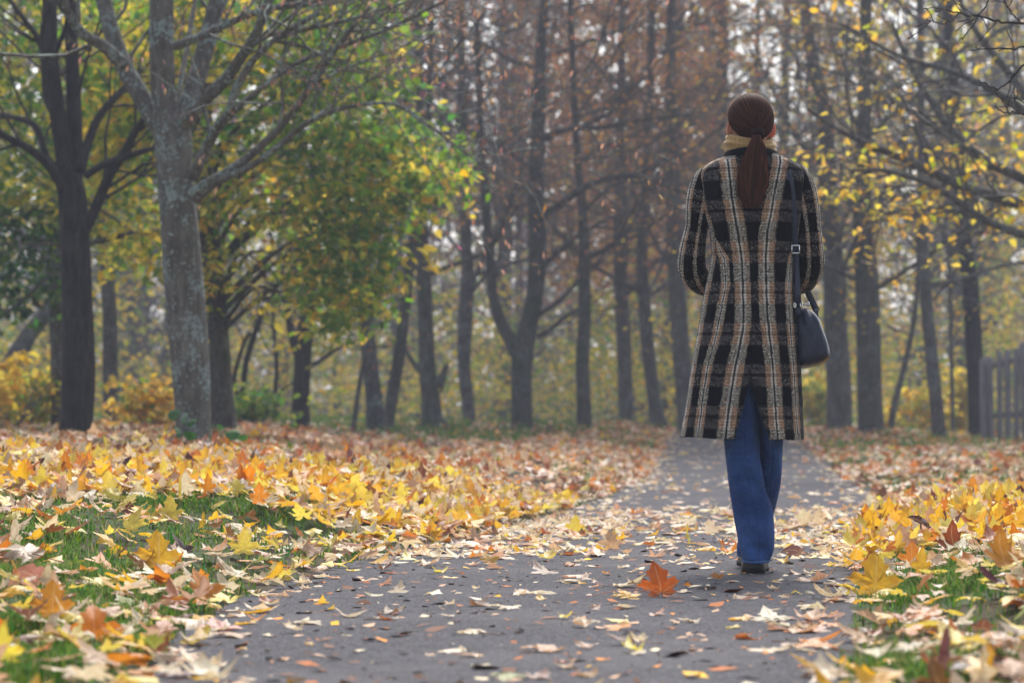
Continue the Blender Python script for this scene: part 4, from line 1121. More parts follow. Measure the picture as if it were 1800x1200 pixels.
# ------------------------------------------------------------------ grass
def grass_mask(X, Y):
    c = pc(Y); dl = (c - hwf(Y)) - X; dr = X - (c + hwf(Y))
    n = vnoise(X * 1.7 + 50, Y * .8 + 7); n3 = vnoise(X * 5 + 3, Y * 2.6)
    L = (.25 + 1.5 * smooth(.40, .62, n)) * np.interp(Y, [4, 9, 11.5, 13, 16, 18, 24, 33, 37, 46, 60], [1.1, 1.25, 1.0, .35, .15, .3, .45, .2, .9, .9, .3])
    L = np.where((Y > 11) & (Y < 17), L + .7 * smooth(1.4, 2.4, dl) * smooth(17, 13, Y), L)
    Rr = (.2 + 1.5 * smooth(.40, .60, n)) * np.interp(Y, [4, 9, 10.6, 11.5, 14, 15, 18, 22, 40, 60], [1, 1, .45, .15, .2, .8, .7, .45, .6, .3])
    return np.where(dl > .02, L * smooth(.0, .22, dl), np.where(dr > .02, Rr * smooth(.0, .2, dr), 0)) * (.45 + 1.1 * n3)
def grass_patch(n, Y0, Y1, h, w, acc, g):
    Y = g.uniform(Y0, Y1, n); X = g.uniform(-1, 1, n) * (.18 * Y1 + .6)
    k = (g.uniform(0, 1.6, n) < grass_mask(X, Y)) & (np.abs(X) < .18 * Y + .6)
    X, Y = X[k], Y[k]; n = len(X)
    tuft = vnoise(X * 7, Y * 5 + 11)
    hh = h * g.uniform(.45, 1.25, n) * (.6 + .9 * tuft); a = g.uniform(0, 2 * math.pi, n); ben = g.uniform(.2, 1.0, n) * hh
    b = np.stack([X, Y, ground(X, Y) - .004], -1)
    dr_ = np.stack([np.cos(a), np.sin(a), np.zeros(n)], -1); sd = np.stack([-np.sin(a), np.cos(a), np.zeros(n)], -1) * (w * g.uniform(.5, 1.9, n))[:, None]
    up1 = np.zeros((n, 3)); up1[:, 2] = hh * .55; up2 = np.zeros((n, 3)); up2[:, 2] = hh
    V = np.stack([b - sd, b + sd, b + up1 + dr_ * (ben * .25)[:, None] + sd * .75, b + up1 + dr_ * (ben * .25)[:, None] - sd * .75, b + up2 + dr_ * ben[:, None]], 1)
    base = np.arange(n)[:, None] * 5
    col = pick([(.055, .135, .012), (.095, .20, .018), (.14, .235, .03), (.28, .25, .10)], [.35, .35, .2, .1], n, g)
    acc.add(V.reshape(-1, 3), base + [[2, 3, 4]], base + [[0, 1, 2, 3]], np.repeat(col, 5, 0))
gr = Acc(); g = np.random.default_rng(111)
grass_patch(150000, 4.6, 9,   .043, .0019, gr, g)
grass_patch(260000, 9, 18, .047, .0024, gr, g)
grass_patch(60000, 18, 33, .075, .005, gr, g)
grass_patch(60000, 33, 48, .11, .008, gr, g)
m = Mat('grass_blade')
MAT_GRASS = m.leafy(m.attr(), .5, .75, .06)
tag(gr.build('grass', MAT_GRASS), 'short green grass growing through the fallen leaves', kind='stuff')

# ------------------------------------------------------------------ the woman
WY = 10.1
KM = WY / FPX                                  # metres per photo pixel at her distance
def wp(px, py, dy=0.0):
    p = P3(px, py, WY + dy); return p
def interp_rows(rows, n):
    r = np.array(rows, dtype=float)
    o = spline(r, n)
    return o
wroot = empty('person', (float(wp(1322, 1007)[0]), WY, 0.0))
tag(wroot, 'woman walking away in a plaid wool coat and blue jeans, dark ponytail over the collar', 'person')

# ---- skin: one continuous figure with head, hands and feet
JO = {}
def jt(name, px, py, dy, r, parent=None):
    JO[name] = (wp(px, py, dy), r, parent)
jt('pelvis', 1322, 590, .02, .105)
jt('waist', 1322, 470, .015, .085, 'pelvis'); jt('chest', 1322, 380, .01, .095, 'waist'); jt('upper', 1322, 315, .01, .07, 'chest')
jt('neck0', 1321, 285, .012, .048, 'upper'); jt('neck1', 1320, 250, .03, .046, 'neck0'); jt('skull', 1319, 222, .035, .05, 'neck1')
for s, sg in (('a', -1), ('b', 1)):
    sx = 1322 + sg * 72
    jt('sh' + s, sx, 320, .01, .030, 'upper')
    jt('ua' + s, {'a': 1228, 'b': 1418}[s], 395, .014, .024, 'sh' + s)
    ex = {'a': 1221, 'b': 1424}[s]
    jt('el' + s, ex, 468, .044, .023, 'ua' + s)
    jt('fo' + s, {'a': 1248, 'b': 1394}[s], 498, .142, .021, 'el' + s)
    wx_ = {'a': 1285, 'b': 1362}[s]
    jt('wr' + s, wx_, 502, .235, .022, 'fo' + s)
    hx = {'a': 1308, 'b': 1338}[s]
    jt('pa' + s, hx, 508, .262, .030, 'wr' + s)
    for f, (oy, oz, ln) in enumerate([(.022, 10, 1.0), (.008, 3, 1.12), (-.006, -4, 1.08), (-.018, -11, .88)]):
        b = hx - sg * 14
        jt(f'f{s}{f}0', b, 508 - oz, .266 + oy * .5, .0095, 'pa' + s)
        jt(f'f{s}{f}1', b - sg * 15 * ln, 512 - oz, .276 + oy * .4, .0085, f'f{s}{f}0')
        jt(f'f{s}{f}2', b - sg * 24 * ln, 522 - oz, .272 + oy * .3, .0075, f'f{s}{f}1')
    jt('th' + s + '0', hx - sg * 2, 490, .278, .011, 'pa' + s)
    jt('th' + s + '1', hx - sg * 14, 484, .288, .0095, 'th' + s + '0')
# her near leg is planted, the other swings forward across it
jt('hipa', 1299, 640, .01, .078, 'pelvis'); jt('knea', 1307, 803, .004, .044, 'hipa'); jt('shina', 1322, 890, .004, .038, 'knea'); jt('anka', 1327, 968, -.006, .028, 'shina'); jt('heela', 1327, 990, .01, .020, 'anka'); jt('toea', 1329, 992, .15, .012, 'heela')
jt('hipb', 1350, 640, .03, .078, 'pelvis'); jt('kneb', 1352, 803, .10, .043, 'hipb'); jt('shinb', 1340, 890, .215, .034, 'kneb'); jt('shinc', 1323, 940, .325, .029, 'shinb'); jt('ankb', 1319, 962, .385, .026, 'shinc'); jt('heelb', 1324, 977, .43, .018, 'ankb'); jt('toeb', 1326, 978, .56, .012, 'heelb')
names = list(JO); idx = {n_: i for i, n_ in enumerate(names)}
me = bpy.data.meshes.new('skeleton')
me.from_pydata([JO[n_][0] for n_ in names], [(idx[JO[n_][2]], i) for i, n_ in enumerate(names) if JO[n_][2]], [])
ob = bpy.data.objects.new('skeleton', me); COL.objects.link(ob)
sk = ob.modifiers.new('s', 'SKIN'); 
for i, n_ in enumerate(names):
    d_ = me.skin_vertices[0].data[i]; d_.radius = (JO[n_][1], JO[n_][1]); d_.use_root = (n_ == 'pelvis')
ss_ = ob.modifiers.new('u', 'SUBSURF'); ss_.levels = 2
dg = bpy.context.evaluated_depsgraph_get()
bm = bmesh.new(); bm.from_mesh(ob.evaluated_get(dg).to_mesh())
bpy.data.objects.remove(ob)
# head: an egg with jaw, brow, nose, lips and ears, turned a little
HC = wp(1319, 219, .03); HT = Matrix.Rotation(R(10), 4, 'Z')
def head_shape(v):
    x, y, z = v
    f = max(0.0, y)                                   # face side
    w = 1.0
    if z < 0: w = 1 - .34 * (-z) ** 1.5
    X = x * .073 * w
    Yv = y * (.098 if y < 0 else .092) * (1 - (.10 * max(0, -z) if y > 0 else .30 * max(0, -z)))
    Z = z * (.117 if z < 0 else .103)
    if f > .55:
        nz_ = math.exp(-((x / .16) ** 2 + ((z + .18) / .17) ** 2)); Yv += .022 * nz_
        Yv += .006 * math.exp(-((z - .22) / .1) ** 2)                        # brow
        Yv -= .008 * (math.exp(-(((abs(x) - .38) / .17) ** 2 + ((z - .02) / .11) ** 2)))   # eye sockets
        Yv += .006 * math.exp(-((x / .26) ** 2 + ((z + .46) / .06) ** 2)) + .005 * math.exp(-((x / .22) ** 2 + ((z + .57) / .06) ** 2))
        Yv -= .004 * math.exp(-((x / .3) ** 2 + ((z + .515) / .02) ** 2))
        Yv += .006 * math.exp(-((x / .25) ** 2 + ((z + .85) / .14) ** 2))
    return Vector((X, Yv, Z))
hb = bmesh.new(); bmesh.ops.create_uvsphere(hb, u_segments=64, v_segments=48, radius=1.0)
for v in hb.verts: v.co = Vector(HC) + HT @ head_shape(v.co)
tmp = bpy.data.meshes.new('h'); hb.to_mesh(tmp); bm.from_mesh(tmp)
for sg in (-1, 1):
    eb = bmesh.new(); bmesh.ops.create_uvsphere(eb, u_segments=24, v_segments=16, radius=1.0)
    for v in eb.verts:
        q_ = v.co.copy(); dish = .35 * math.exp(-((q_.y / .5) ** 2 + (q_.z / .55) ** 2)) * (1 if q_.x * sg > 0 else 0)
        c_ = Vector(((q_.x - sg * dish) * .008 + sg * (.0755 + .006 * (-q_.y)), q_.y * .017 - .008, q_.z * .031 - .018 + .0 ))
        c_.x += sg * .010 * max(0, -q_.y)
        v.co = Vector(HC) + HT @ c_
    eb.to_mesh(tmp); bm.from_mesh(tmp)
fm = bpy.data.meshes.new('body'); bm.to_mesh(fm)
ob = bpy.data.objects.new('rough', fm); COL.objects.link(ob)
rm = ob.modifiers.new('r', 'REMESH'); rm.mode = 'VOXEL'; rm.voxel_size = .0045; rm.use_smooth_shade = True
dg = bpy.context.evaluated_depsgraph_get()
body_me = bpy.data.meshes.new_from_object(ob.evaluated_get(dg)); body_me.name = 'body'
bpy.data.objects.remove(ob)
m = Mat('skin')
MAT_SKIN = m.done(m.bsdf((.56, .27, .18), .5, .4, None, Subsurface_Weight=.35, Subsurface_Scale=.02))
for n_ in m.nt.nodes:
    if n_.type == 'BSDF_PRINCIPLED': n_.inputs['Subsurface Radius'].default_value = (1.0, .25, .12)
body_me.materials.clear(); body_me.materials.append(MAT_SKIN)
for p_ in body_me.polygons: p_.use_smooth = True
body = link('body', body_me, wroot)

# ---- plaid wool
def plaid(name):
    m = Mat(name)
    uvn = m.nt.nodes.new('ShaderNodeUVMap'); u, v, _ = m.sep(uvn.outputs[0])
    co = m.coord('Object'); ox, oy, oz = m.sep(co)
    wob = m.noise(co, 55.0, 3); wob2 = m.noise(co, 210.0, 2); fine = m.noise(co, 420.0, 2)
    u = u + (wob2 - .5) * .07; v = v + (wob2 - .5) * .05
    r = u.round(); q = (u - r).abs() / .31
    q = q + r.abs().lt(.5) * 10.0                       # no stripe down the very middle
    fr = (v + 20.0).frac()
    hb_ = fr.ss(.0, .05) * fr.ss(.53, .58, 1.0, 0.0)
    hline = (fr - .28).abs().ss(.02, .05, 1.0, 0.0)
    vb = (q + (wob - .5) * .35).ss(.74, 1.02, 1.0, 0.0)
    # weave: slanting bouclé threads
    thr = ((ox * 1.0 + oz * .75) * (2 * math.pi / .0085) + wob * 2.2).sin()
    thr2 = ((ox * .9 - oz * 1.1) * (2 * math.pi / .0062) + wob * 3.0).sin()
    speck = (thr * .5 + thr2 * .3 + (wob2 - .5) * 4.2 + .12).ss(.05, .5)
    speck_d = (thr * .6 + thr2 * .3 + (wob2 - .5) * 4.6 - .15).ss(.12, .6)
    black = (.0035, .003, .0045)
    tan = m.mix(wob2.ss(.35, .65), (.30, .165, .10), (.66, .43, .28))
    grey = m.mix(wob2.ss(.35, .65), (.34, .28, .20), (.72, .63, .51))
    white = (.86, .80, .70)
    # lengthwise stripes
    s_col = m.mix(hb_, grey, tan)
    s_col = m.mix(q.ss(.26, .36, 1.0, 0.0) * .75, s_col, white)
    s_col = m.mix((speck * .70 + .22).max(hb_ * .80), black, s_col)
    s_col = m.mix(hline * .45, s_col, (.05, .03, .02))
    s_col = m.mix(((oz * (2 * math.pi / .0105)).sin()).ss(.3, .8) * .45, s_col, (.04, .028, .022))
    s_col = m.mix(q.ss(.07, .14, 1.0, 0.0) * .93, s_col, black)
    # crosswise bands
    h_col = m.mix(speck_d * .62, (.012, .010, .010), m.mix(wob2.ss(.4, .6), (.12, .10, .095), (.40, .36, .34)))
    h_col = m.mix(hline * .9, h_col, black)
    base = m.mix(hb_, black, h_col)
    c = m.mix(vb, base, s_col)
    hgt = thr * .25 + wob2 * 2.2 + fine
    b = m.bsdf(c, .95, .12, m.bump(hgt, .55, .002), Sheen_Weight=.16, Sheen_Roughness=.3)
    return m.done(b)
MAT_PLAID = plaid('plaid_wool')

# where the stripes run: pixel columns at heights (they follow the seams)
SY = [262, 290, 350, 410, 455, 500, 560, 582, 600, 643, 690, 728, 768]
SL1 = [1277, 1278, 1283, 1294, 1300, 1302, 1302, 1300, 1297, 1288, 1280, 1275, 1270]
SR1 = [1369, 1368, 1355, 1344, 1342, 1342, 1343, 1345, 1347, 1351, 1354, 1356, 1360]
SL2 = [1224, 1224, 1226, 1244, 1272, 1274, 1263, 1259, 1255, 1243, 1236, 1231, 1225]
SR2 = [1418, 1418, 1416, 1404, 1386, 1380, 1381, 1383, 1384, 1388, 1391, 1393, 1396]
def plaid_u(px, py, xl, xr):
    px = np.asarray(px, float); py = np.asarray(py, float)
    l1, r1, l2, r2 = (np.interp(py, SY, a) for a in (SL1, SR1, SL2, SR2))
    xp = np.stack([xl - 6, xl + 5, l2 - 8, l2 + 8, l1 - 15.5, l1 + 15.5, r1 - 15, r1 + 15, r2 - 6, r2 + 6, np.maximum(xr, r2 + 10)], -1)
    up = np.array([-3.25, -2.75, -2.3, -1.7, -1.3, -.7, .7, 1.3, 1.72, 2.28, 2.6])
    xp = np.maximum.accumulate(xp, -1)
    return np.array([np.interp(a, b, up) for a, b in zip(px.ravel(), xp.reshape(-1, 11))]).reshape(px.shape)
def plaid_v(py): return (np.asarray(py, float) - 353.0) / 71.8

#        py   xl    xr   back  front
TORSO = [(272, 1288, 1360, .062, .060), (280, 1270, 1380, .074, .066), (288, 1252, 1396, .086, .074), (298, 1238, 1408, .096, .085), (312, 1232, 1412, .106, .10), (335, 1234, 1410, .115, .118),
         (365, 1238, 1406, .119, .128), (400, 1250, 1401, .117, .132), (440, 1255, 1396, .108, .125), (470, 1252, 1396, .106, .120), (520, 1241, 1399, .118, .122),
         (580, 1231, 1402, .136, .150), (640, 1220, 1404, .140, .178), (700, 1211, 1406, .142, .205), (740, 1204, 1408, .146, .220), (768, 1199, 1409, .150, .232)]
NR, NC = 90, 170
TR = interp_rows(TORSO, NR)
EX = 2 / 2.35
def back_y(px, py):
    xl, xr, bd = (np.interp(py, TR[:, 0], TR[:, k]) for k in (1, 2, 3))
    c = (xl + xr) / 2; t = np.clip(abs(px - c) / ((xr - xl) / 2), 0, .999)
    return -bd * (1 - t ** 2.35) ** (1 / 2.35)
V, UV = [], []
FZP, FZD = [], []
g = np.random.default_rng(131)
for r_ in TR:
    py, xl, xr, bd, fd = r_
    c = (xl + xr) / 2; hw = (xr - xl) / 2
    f = np.clip((py - 662) / 106, 0, 1)
    sl = 1311 - 26 * f ** 1.15 if py > 662 else 1311.0
    sr = 1311 + 35 * f ** 1.25 if py > 662 else 1311.0
    def ang(x):                                       # angle from the back centre, clockwise to the west side
        t = (c - x) / hw; return math.asin(np.clip(np.sign(t) * abs(t) ** (1 / EX), -1, 1))
    a0, a1 = ang(sl), 2 * math.pi + ang(sr)
    a = np.linspace(a0, a1, NC)
    sa, ca = np.sin(a), np.cos(a)
    x = c - hw * np.sign(sa) * np.abs(sa) ** EX
    y = -np.where(ca > 0, bd, fd) * np.sign(ca) * np.abs(ca) ** EX
    low = np.clip((py - 520) / 250, 0, 1)
    fold = (.010 * np.sin(3 * a + 1.0) + .006 * np.sin(5 * a + .4)) * low + .003 * np.sin(4 * a + py * .02)
    # pull in between the shoulder blades and at the small of the back
    y = y + np.where(ca > 0, .012 * np.exp(-((x - 1318) / 16) ** 2) * np.exp(-((py - 350) / 60) ** 2) + .010 * np.exp(-((x - 1318) / 22) ** 2) * np.exp(-((py - 455) / 45) ** 2), 0)
    y = y - fold * np.where(ca > -.2, 1, .3)
    dpy = np.where((x > sr - 1) & (py > 700), 5 * (py - 700) / 68, 0) * np.where(ca > 0, 1, .5)
    dpy = dpy + (1.6 * np.sin(2 * a + .5) + 1.2 * np.sin(5 * a)) * np.clip((py - 700) / 68, 0, 1)
    P_ = np.stack([(x - 900) / FPX * WY, WY + y, CAM_H + (740 - (py + dpy)) / FPX * WY], -1)
    P_ += g.normal(0, .0007, P_.shape)
    V.append(P_)
    FZP.append(P_); od = np.stack([(x - c) / hw, y / np.where(ca > 0, bd, fd), np.full_like(x, -.25)], -1); FZD.append(od)
    u = plaid_u(x, np.full_like(x, py), np.full_like(x, xl), np.full_like(x, xr))
    fr_ = ca < 0
    u = np.where(fr_ & (x < c), -3.0 - (x - xl) / 17.0 * .6, np.where(fr_, 3.0 + (xr - x) / 17.0 * .6, u))
    UV.append(np.stack([u, np.full_like(u, plaid_v(py))], -1))
V = np.concatenate(V); UV = np.concatenate(UV)
Q = []
for i in range(NR - 1):
    for j in range(NC - 1):
        Q.append((i * NC + j, i * NC + j + 1, (i + 1) * NC + j + 1, (i + 1) * NC + j))
# sew the back seam above the vent
for i in range(NR):
    if TR[i, 0] < 662: V[i * NC + NC - 1] = V[i * NC]
coat_me = make_mesh('coat', V, None, np.array(Q)[:, ::-1], None, UV, True, [MAT_PLAID])
coat = link('coat', coat_me, wroot)
so = coat.modifiers.new('thick', 'SOLIDIFY'); so.thickness = .007; so.offset = -1

def sleeve(pts, label_side, edge_u):
    P = spline(np.array([[*wp(px, py, dy), r] for px, py, dy, r in pts]), 54)
    k = 40
    V, Q, T = tube_geo(P[:, :3], P[:, 3], k, cap=False)
    Vr = V.reshape(54, k, 3)
    gg = np.random.default_rng(7)
    z = np.arange(54)[:, None]; a = np.arange(k)[None, :] * 2 * math.pi / k
    wr = 1 + .035 * np.sin(2.2 * z * .35 + 2 * np.sin(a)) * np.clip((z - 18) / 14, 0, 1) * np.clip((46 - z) / 8, 0, 1) + .02 * np.sin(3 * a + z * .12)
    V = (P[:, None, :3] + (Vr - P[:, None, :3]) * wr[..., None]) + gg.normal(0, .0007, Vr.shape)
    FZP.append(V.reshape(-1, 3)); FZD.append(((Vr - P[:, None, :3]) / P[:, None, 3:4]).reshape(-1, 3) + np.array([0, 0, -.25]))
    # stripes lengthwise: one along the outer edge, thin ones between
    ln = np.concatenate([[0], np.cumsum(np.linalg.norm(np.diff(P[:, :3], axis=0), axis=1))])
    pyv = pts[0][1] + ln / KM
    side = (V[:, :, 0] - P[:, None, 0]) / P[:, None, 3]
    u = edge_u * (2.14 + side * edge_u * .86)
    d_ = np.abs(u) - 2
    u = edge_u * (2 + np.interp(d_, [-1, -.5, -.12, 0, .12, .6, .80, 1.0], [-.5, -.45, -.33, 0, .33, .60, .90, 1.1]))
    UV = np.stack([u, np.broadcast_to(plaid_v(pyv)[:, None] + .12, u.shape)], -1)
    me = make_mesh('sleeve', V.reshape(-1, 3), None, Q, None, UV.reshape(-1, 2), True, [MAT_PLAID])
    o = link('sleeve', me, coat)
    o.parent = coat; o.matrix_parent_inverse = Matrix.Identity(4)
    so = o.modifiers.new('thick', 'SOLIDIFY'); so.thickness = .006; so.offset = -1
    return o
sleeve([(1258, 306, .008, .030), (1247, 312, .008, .047), (1238, 330, .008, .052), (1231, 360, .010, .050), (1225, 400, .015, .0405), (1218, 440, .026, .0470), (1217, 468, .046, .0500), (1229, 490, .09, .049), (1250, 500, .145, .043), (1272, 503, .20, .037), (1284, 504, .228, .034)], 0, -1)
sleeve([(1388, 302, .008, .030), (1398, 308, .008, .047), (1407, 328, .008, .053), (1415, 360, .010, .052), (1421, 400, .015, .047), (1424, 440, .026, .050), (1424, 466, .046, .0515), (1414, 488, .09, .049), (1394, 499, .145, .043), (1374, 503, .20, .037), (1362, 504, .228, .034)], 1, 1)
# loose wool fibres standing off the cloth
fp, fd_ = np.concatenate(FZP), np.concatenate(FZD)
g = np.random.default_rng(133); n = 15000
i = g.integers(0, len(fp), n); p0 = fp[i] + g.normal(0, .002, (n, 3)); dd = fd_[i] / np.linalg.norm(fd_[i], axis=1, keepdims=True) + g.normal(0, .45, (n, 3))
dd /= np.linalg.norm(dd, axis=1, keepdims=True)
sd_ = np.cross(dd, [0, 1, 0]); sd_ /= np.linalg.norm(sd_, axis=1, keepdims=True) + 1e-9
L_ = g.uniform(.003, .0085, (n, 1)); p0 = p0 - dd * .002
VV = np.stack([p0 - sd_ * .0003, p0 + sd_ * .0003, p0 + dd * (L_ + .002) + np.array([0, 0, -.002])], 1)
fz = Acc(); fz.add(VV.reshape(-1, 3), np.arange(n * 3).reshape(-1, 3), None, np.repeat(np.where(g.uniform(0, 1, (n, 1)) < .45, np.array([[.42, .33, .25]]), np.array([[.02, .016, .015]])), 3, 0))
m = Mat('wool_fibre'); fo_ = fz.build('wool_fuzz', m.leafy(m.attr(), .35, .9, .05), coat); fo_.matrix_parent_inverse = Matrix.Identity(4); fo_['kind'] = 'stuff'
# collar
rows = [(268, 38, .062, .060), (263, 41, .068, .066), (264, 45, .074, .072), (272, 50, .082, .078), (281, 56, .089, .084), (286, 58, .092, .086), (288, 57, .090, .084)]
Vc, Uc = [], []; k = 90; CR = interp_rows(rows, 26)
for py, hw, bd, fd in CR:
    a = np.linspace(0, 2 * math.pi, k, endpoint=False); sa, ca = np.sin(a), np.cos(a)
    x = 1322 + hw * sa; y = np.where(ca > 0, -bd, -fd) * ca + .008
    dz = np.where(ca < 0, 26 * (-ca) ** 1.5, 0) + 5 * np.abs(sa) ** 2
    Vc.append(np.stack([(x - 900) / FPX * WY, WY + y, CAM_H + (740 - (py + dz)) / FPX * WY], -1))
    Uc.append(np.stack([a * 0 + .2 + .0 * sa, np.full(k, plaid_v(py) + .08)], -1))
i = np.arange(25)[:, None] * k; j = np.arange(k)[None]; j2 = (j + 1) % k
Q = np.stack([i + j, i + j2, i + k + j2, i + k + j], -1).reshape(-1, 4)
col_o = link('collar', make_mesh('collar', np.concatenate(Vc), None, Q, None, np.concatenate(Uc), True, [MAT_PLAID]), coat)
col_o.matrix_parent_inverse = Matrix.Identity(4)
so = col_o.modifiers.new('thick', 'SOLIDIFY'); so.thickness = .006
# roll neck
m = Mat('camel_knit'); co = m.coord(); nn = m.noise(co, 180, 3); n2_ = m.noise(m.scale(co, (1, 1, 3)), 14, 3)
MAT_KNIT = m.done(m.bsdf(m.mix(nn.ss(.3, .7), (.36, .205, .075), (.56, .36, .15)), .85, .2, m.bump(nn * .5 + n2_, .5, .004), Sheen_Weight=.3))
rows = [(258, 34, .050), (246, 34, .056), (241, 36, .060), (242, 40, .066), (250, 45, .074), (258, 47, .078), (262, 45.5, .076), (261, 43, .072), (268, 44, .074), (280, 45, .078), (292, 46, .08)]
Vc = []; CR = interp_rows(rows, 40); k = 80
for t_, (py, hw, d_) in enumerate(CR):
    a = np.linspace(0, 2 * math.pi, k, endpoint=False); sa, ca = np.sin(a), np.cos(a)
    wv = 1 + .035 * np.sin(py * .60 + 1.6 * np.sin(a + .4)) + .02 * np.sin(4 * a + py * .12)
    x = 1320 + hw * sa * wv; y = -d_ * ca * wv + .014
    dz = 5 * np.sin(a + .6) + 2.5 * np.sin(2 * a + 1) - 6 * np.maximum(0, -ca)
    Vc.append(np.stack([(x - 900) / FPX * WY, WY + y, CAM_H + (740 - (py + dz)) / FPX * WY], -1))
i = np.arange(39)[:, None] * k; j = np.arange(k)[None]; j2 = (j + 1) % k
Q = np.stack([i + j, i + j2, i + k + j2, i + k + j], -1).reshape(-1, 4)
link('roll_neck', make_mesh('roll_neck', np.concatenate(Vc), None, Q, mats=[MAT_KNIT]), wroot)

# ---- jeans
m = Mat('denim'); co = m.coord(); uvn = m.nt.nodes.new('ShaderNodeUVMap'); u, v, _ = m.sep(uvn.outputs[0])
tw = ((m.sep(co)[0] + m.sep(co)[2]) * 1500.0).sin(); n1_ = m.noise(m.scale(co, (1, 1, .5)), 220, 3); n2_ = m.noise(co, 6, 3); n3_ = m.noise(m.scale(co, (1, 1, .4)), 16, 3)
c = m.mix((n1_ * .45 + n2_ * .55 + tw * .03).ss(.33, .66), (.014, .038, .130), (.034, .088, .250))
c = m.mix((n3_ * .6 + n2_ * .5).ss(.52, .68) * .25, c, (.05, .115, .30))
st_ = (v - 3.5).abs().ss(.5, 1.1, 1, 0)
c = m.mix(st_ * .55, c, (.16, .24, .42))
c = m.mix((v - 6.2).abs().ss(.4, .9, 1, 0) * .5, c, (.006, .014, .05))
c = m.mix(v.ss(.0, 1.2, 1, 0) * .4, c, (.12, .2, .38))
MAT_DENIM = m.done(m.bsdf(c, .85, .15, m.bump(n1_ * .3 + m.noise(m.scale(co, (.8, 1, 1.6)), 11, 2, .4, 1.2) * 3.0, .55, .008)))
def trouser(rows, seedv):
    A = interp_rows(rows, 80); k = 56; Vj, Uj = [], []
    for py, xl, xr, dy, dp in A:
        a = np.linspace(0, 2 * math.pi, k + 1); sa, ca = np.sin(a), np.cos(a)
        e = 2 / 2.3
        x = (xl + xr) / 2 - (xr - xl) / 2 * np.sign(sa) * np.abs(sa) ** e
        y = -dp * np.sign(ca) * np.abs(ca) ** e
        lowf = np.clip((py - 900) / 70, 0, 1)
        y = y - ca * (.011 * np.sin(py * .11 + 3 * sa + seedv) * (.3 + lowf) + .006 * np.sin(py * .17 - 4 * sa + seedv) * np.exp(-((py - 845) / 40) ** 2) + .014 * np.exp(-((py - 948) / 9) ** 2) * np.sin(2 * a + 1) + .004 * np.sin(py * .05 + 2.5 * sa))
        Vj.append(np.stack([(x - 900) / FPX * (WY + dy), WY + dy + y, CAM_H + (740 - py - 2 * ca * lowf) / FPX * (WY + dy)], -1))
        Uj.append(np.stack([a / 6.2832, np.full(k + 1, A[-1, 0] - py)], -1))
    i = np.arange(79)[:, None] * (k + 1); j = np.arange(k)[None]
    Q = np.stack([i + j, i + j + 1, i + k + 2 + j, i + k + 1 + j], -1).reshape(-1, 4)
    return np.concatenate(Vj), Q, np.concatenate(Uj)
ja = Acc()
V_, Q_, U_ = trouser([(560, 1252, 1324, .01, .11), (640, 1264, 1330, .01, .115), (700, 1270, 1332, .005, .108), (770, 1274, 1334, .0, .098), (803, 1277, 1334, .0, .088), (840, 1281, 1340, .005, .082), (865, 1284, 1345, .006, .082), (890, 1288, 1355, .004, .082), (915, 1292, 1358, .0, .083), (935, 1296, 1359, -.003, .084), (955, 1299, 1358.5, -.006, .086), (968, 1302, 1356.5, -.008, .087), (978, 1304.5, 1352.5, -.010, .088), (985.5, 1305.5, 1350, -.010, .089)], 0.0)
ja.add(V_, None, Q_[:, ::-1], None, U_)
V_, Q_, U_ = trouser([(560, 1318, 1392, .02, .11), (640, 1322, 1386, .02, .112), (700, 1326, 1380, .04, .105), (770, 1330, 1374.5, .075, .092), (803, 1331, 1373, .10, .085), (840, 1330, 1371, .135, .078), (865, 1326, 1367, .17, .077), (890, 1319, 1361, .215, .077), (915, 1309, 1353, .27, .078), (940, 1300, 1346, .325, .08), (960, 1296.5, 1341, .37, .083), (975, 1296, 1339, .40, .086)], 2.0)
ja.add(V_, None, Q_[:, ::-1], None, U_)
jeans = ja.build('jeans', MAT_DENIM, wroot)
so = jeans.modifiers.new('thick', 'SOLIDIFY'); so.thickness = .003; so.offset = -1

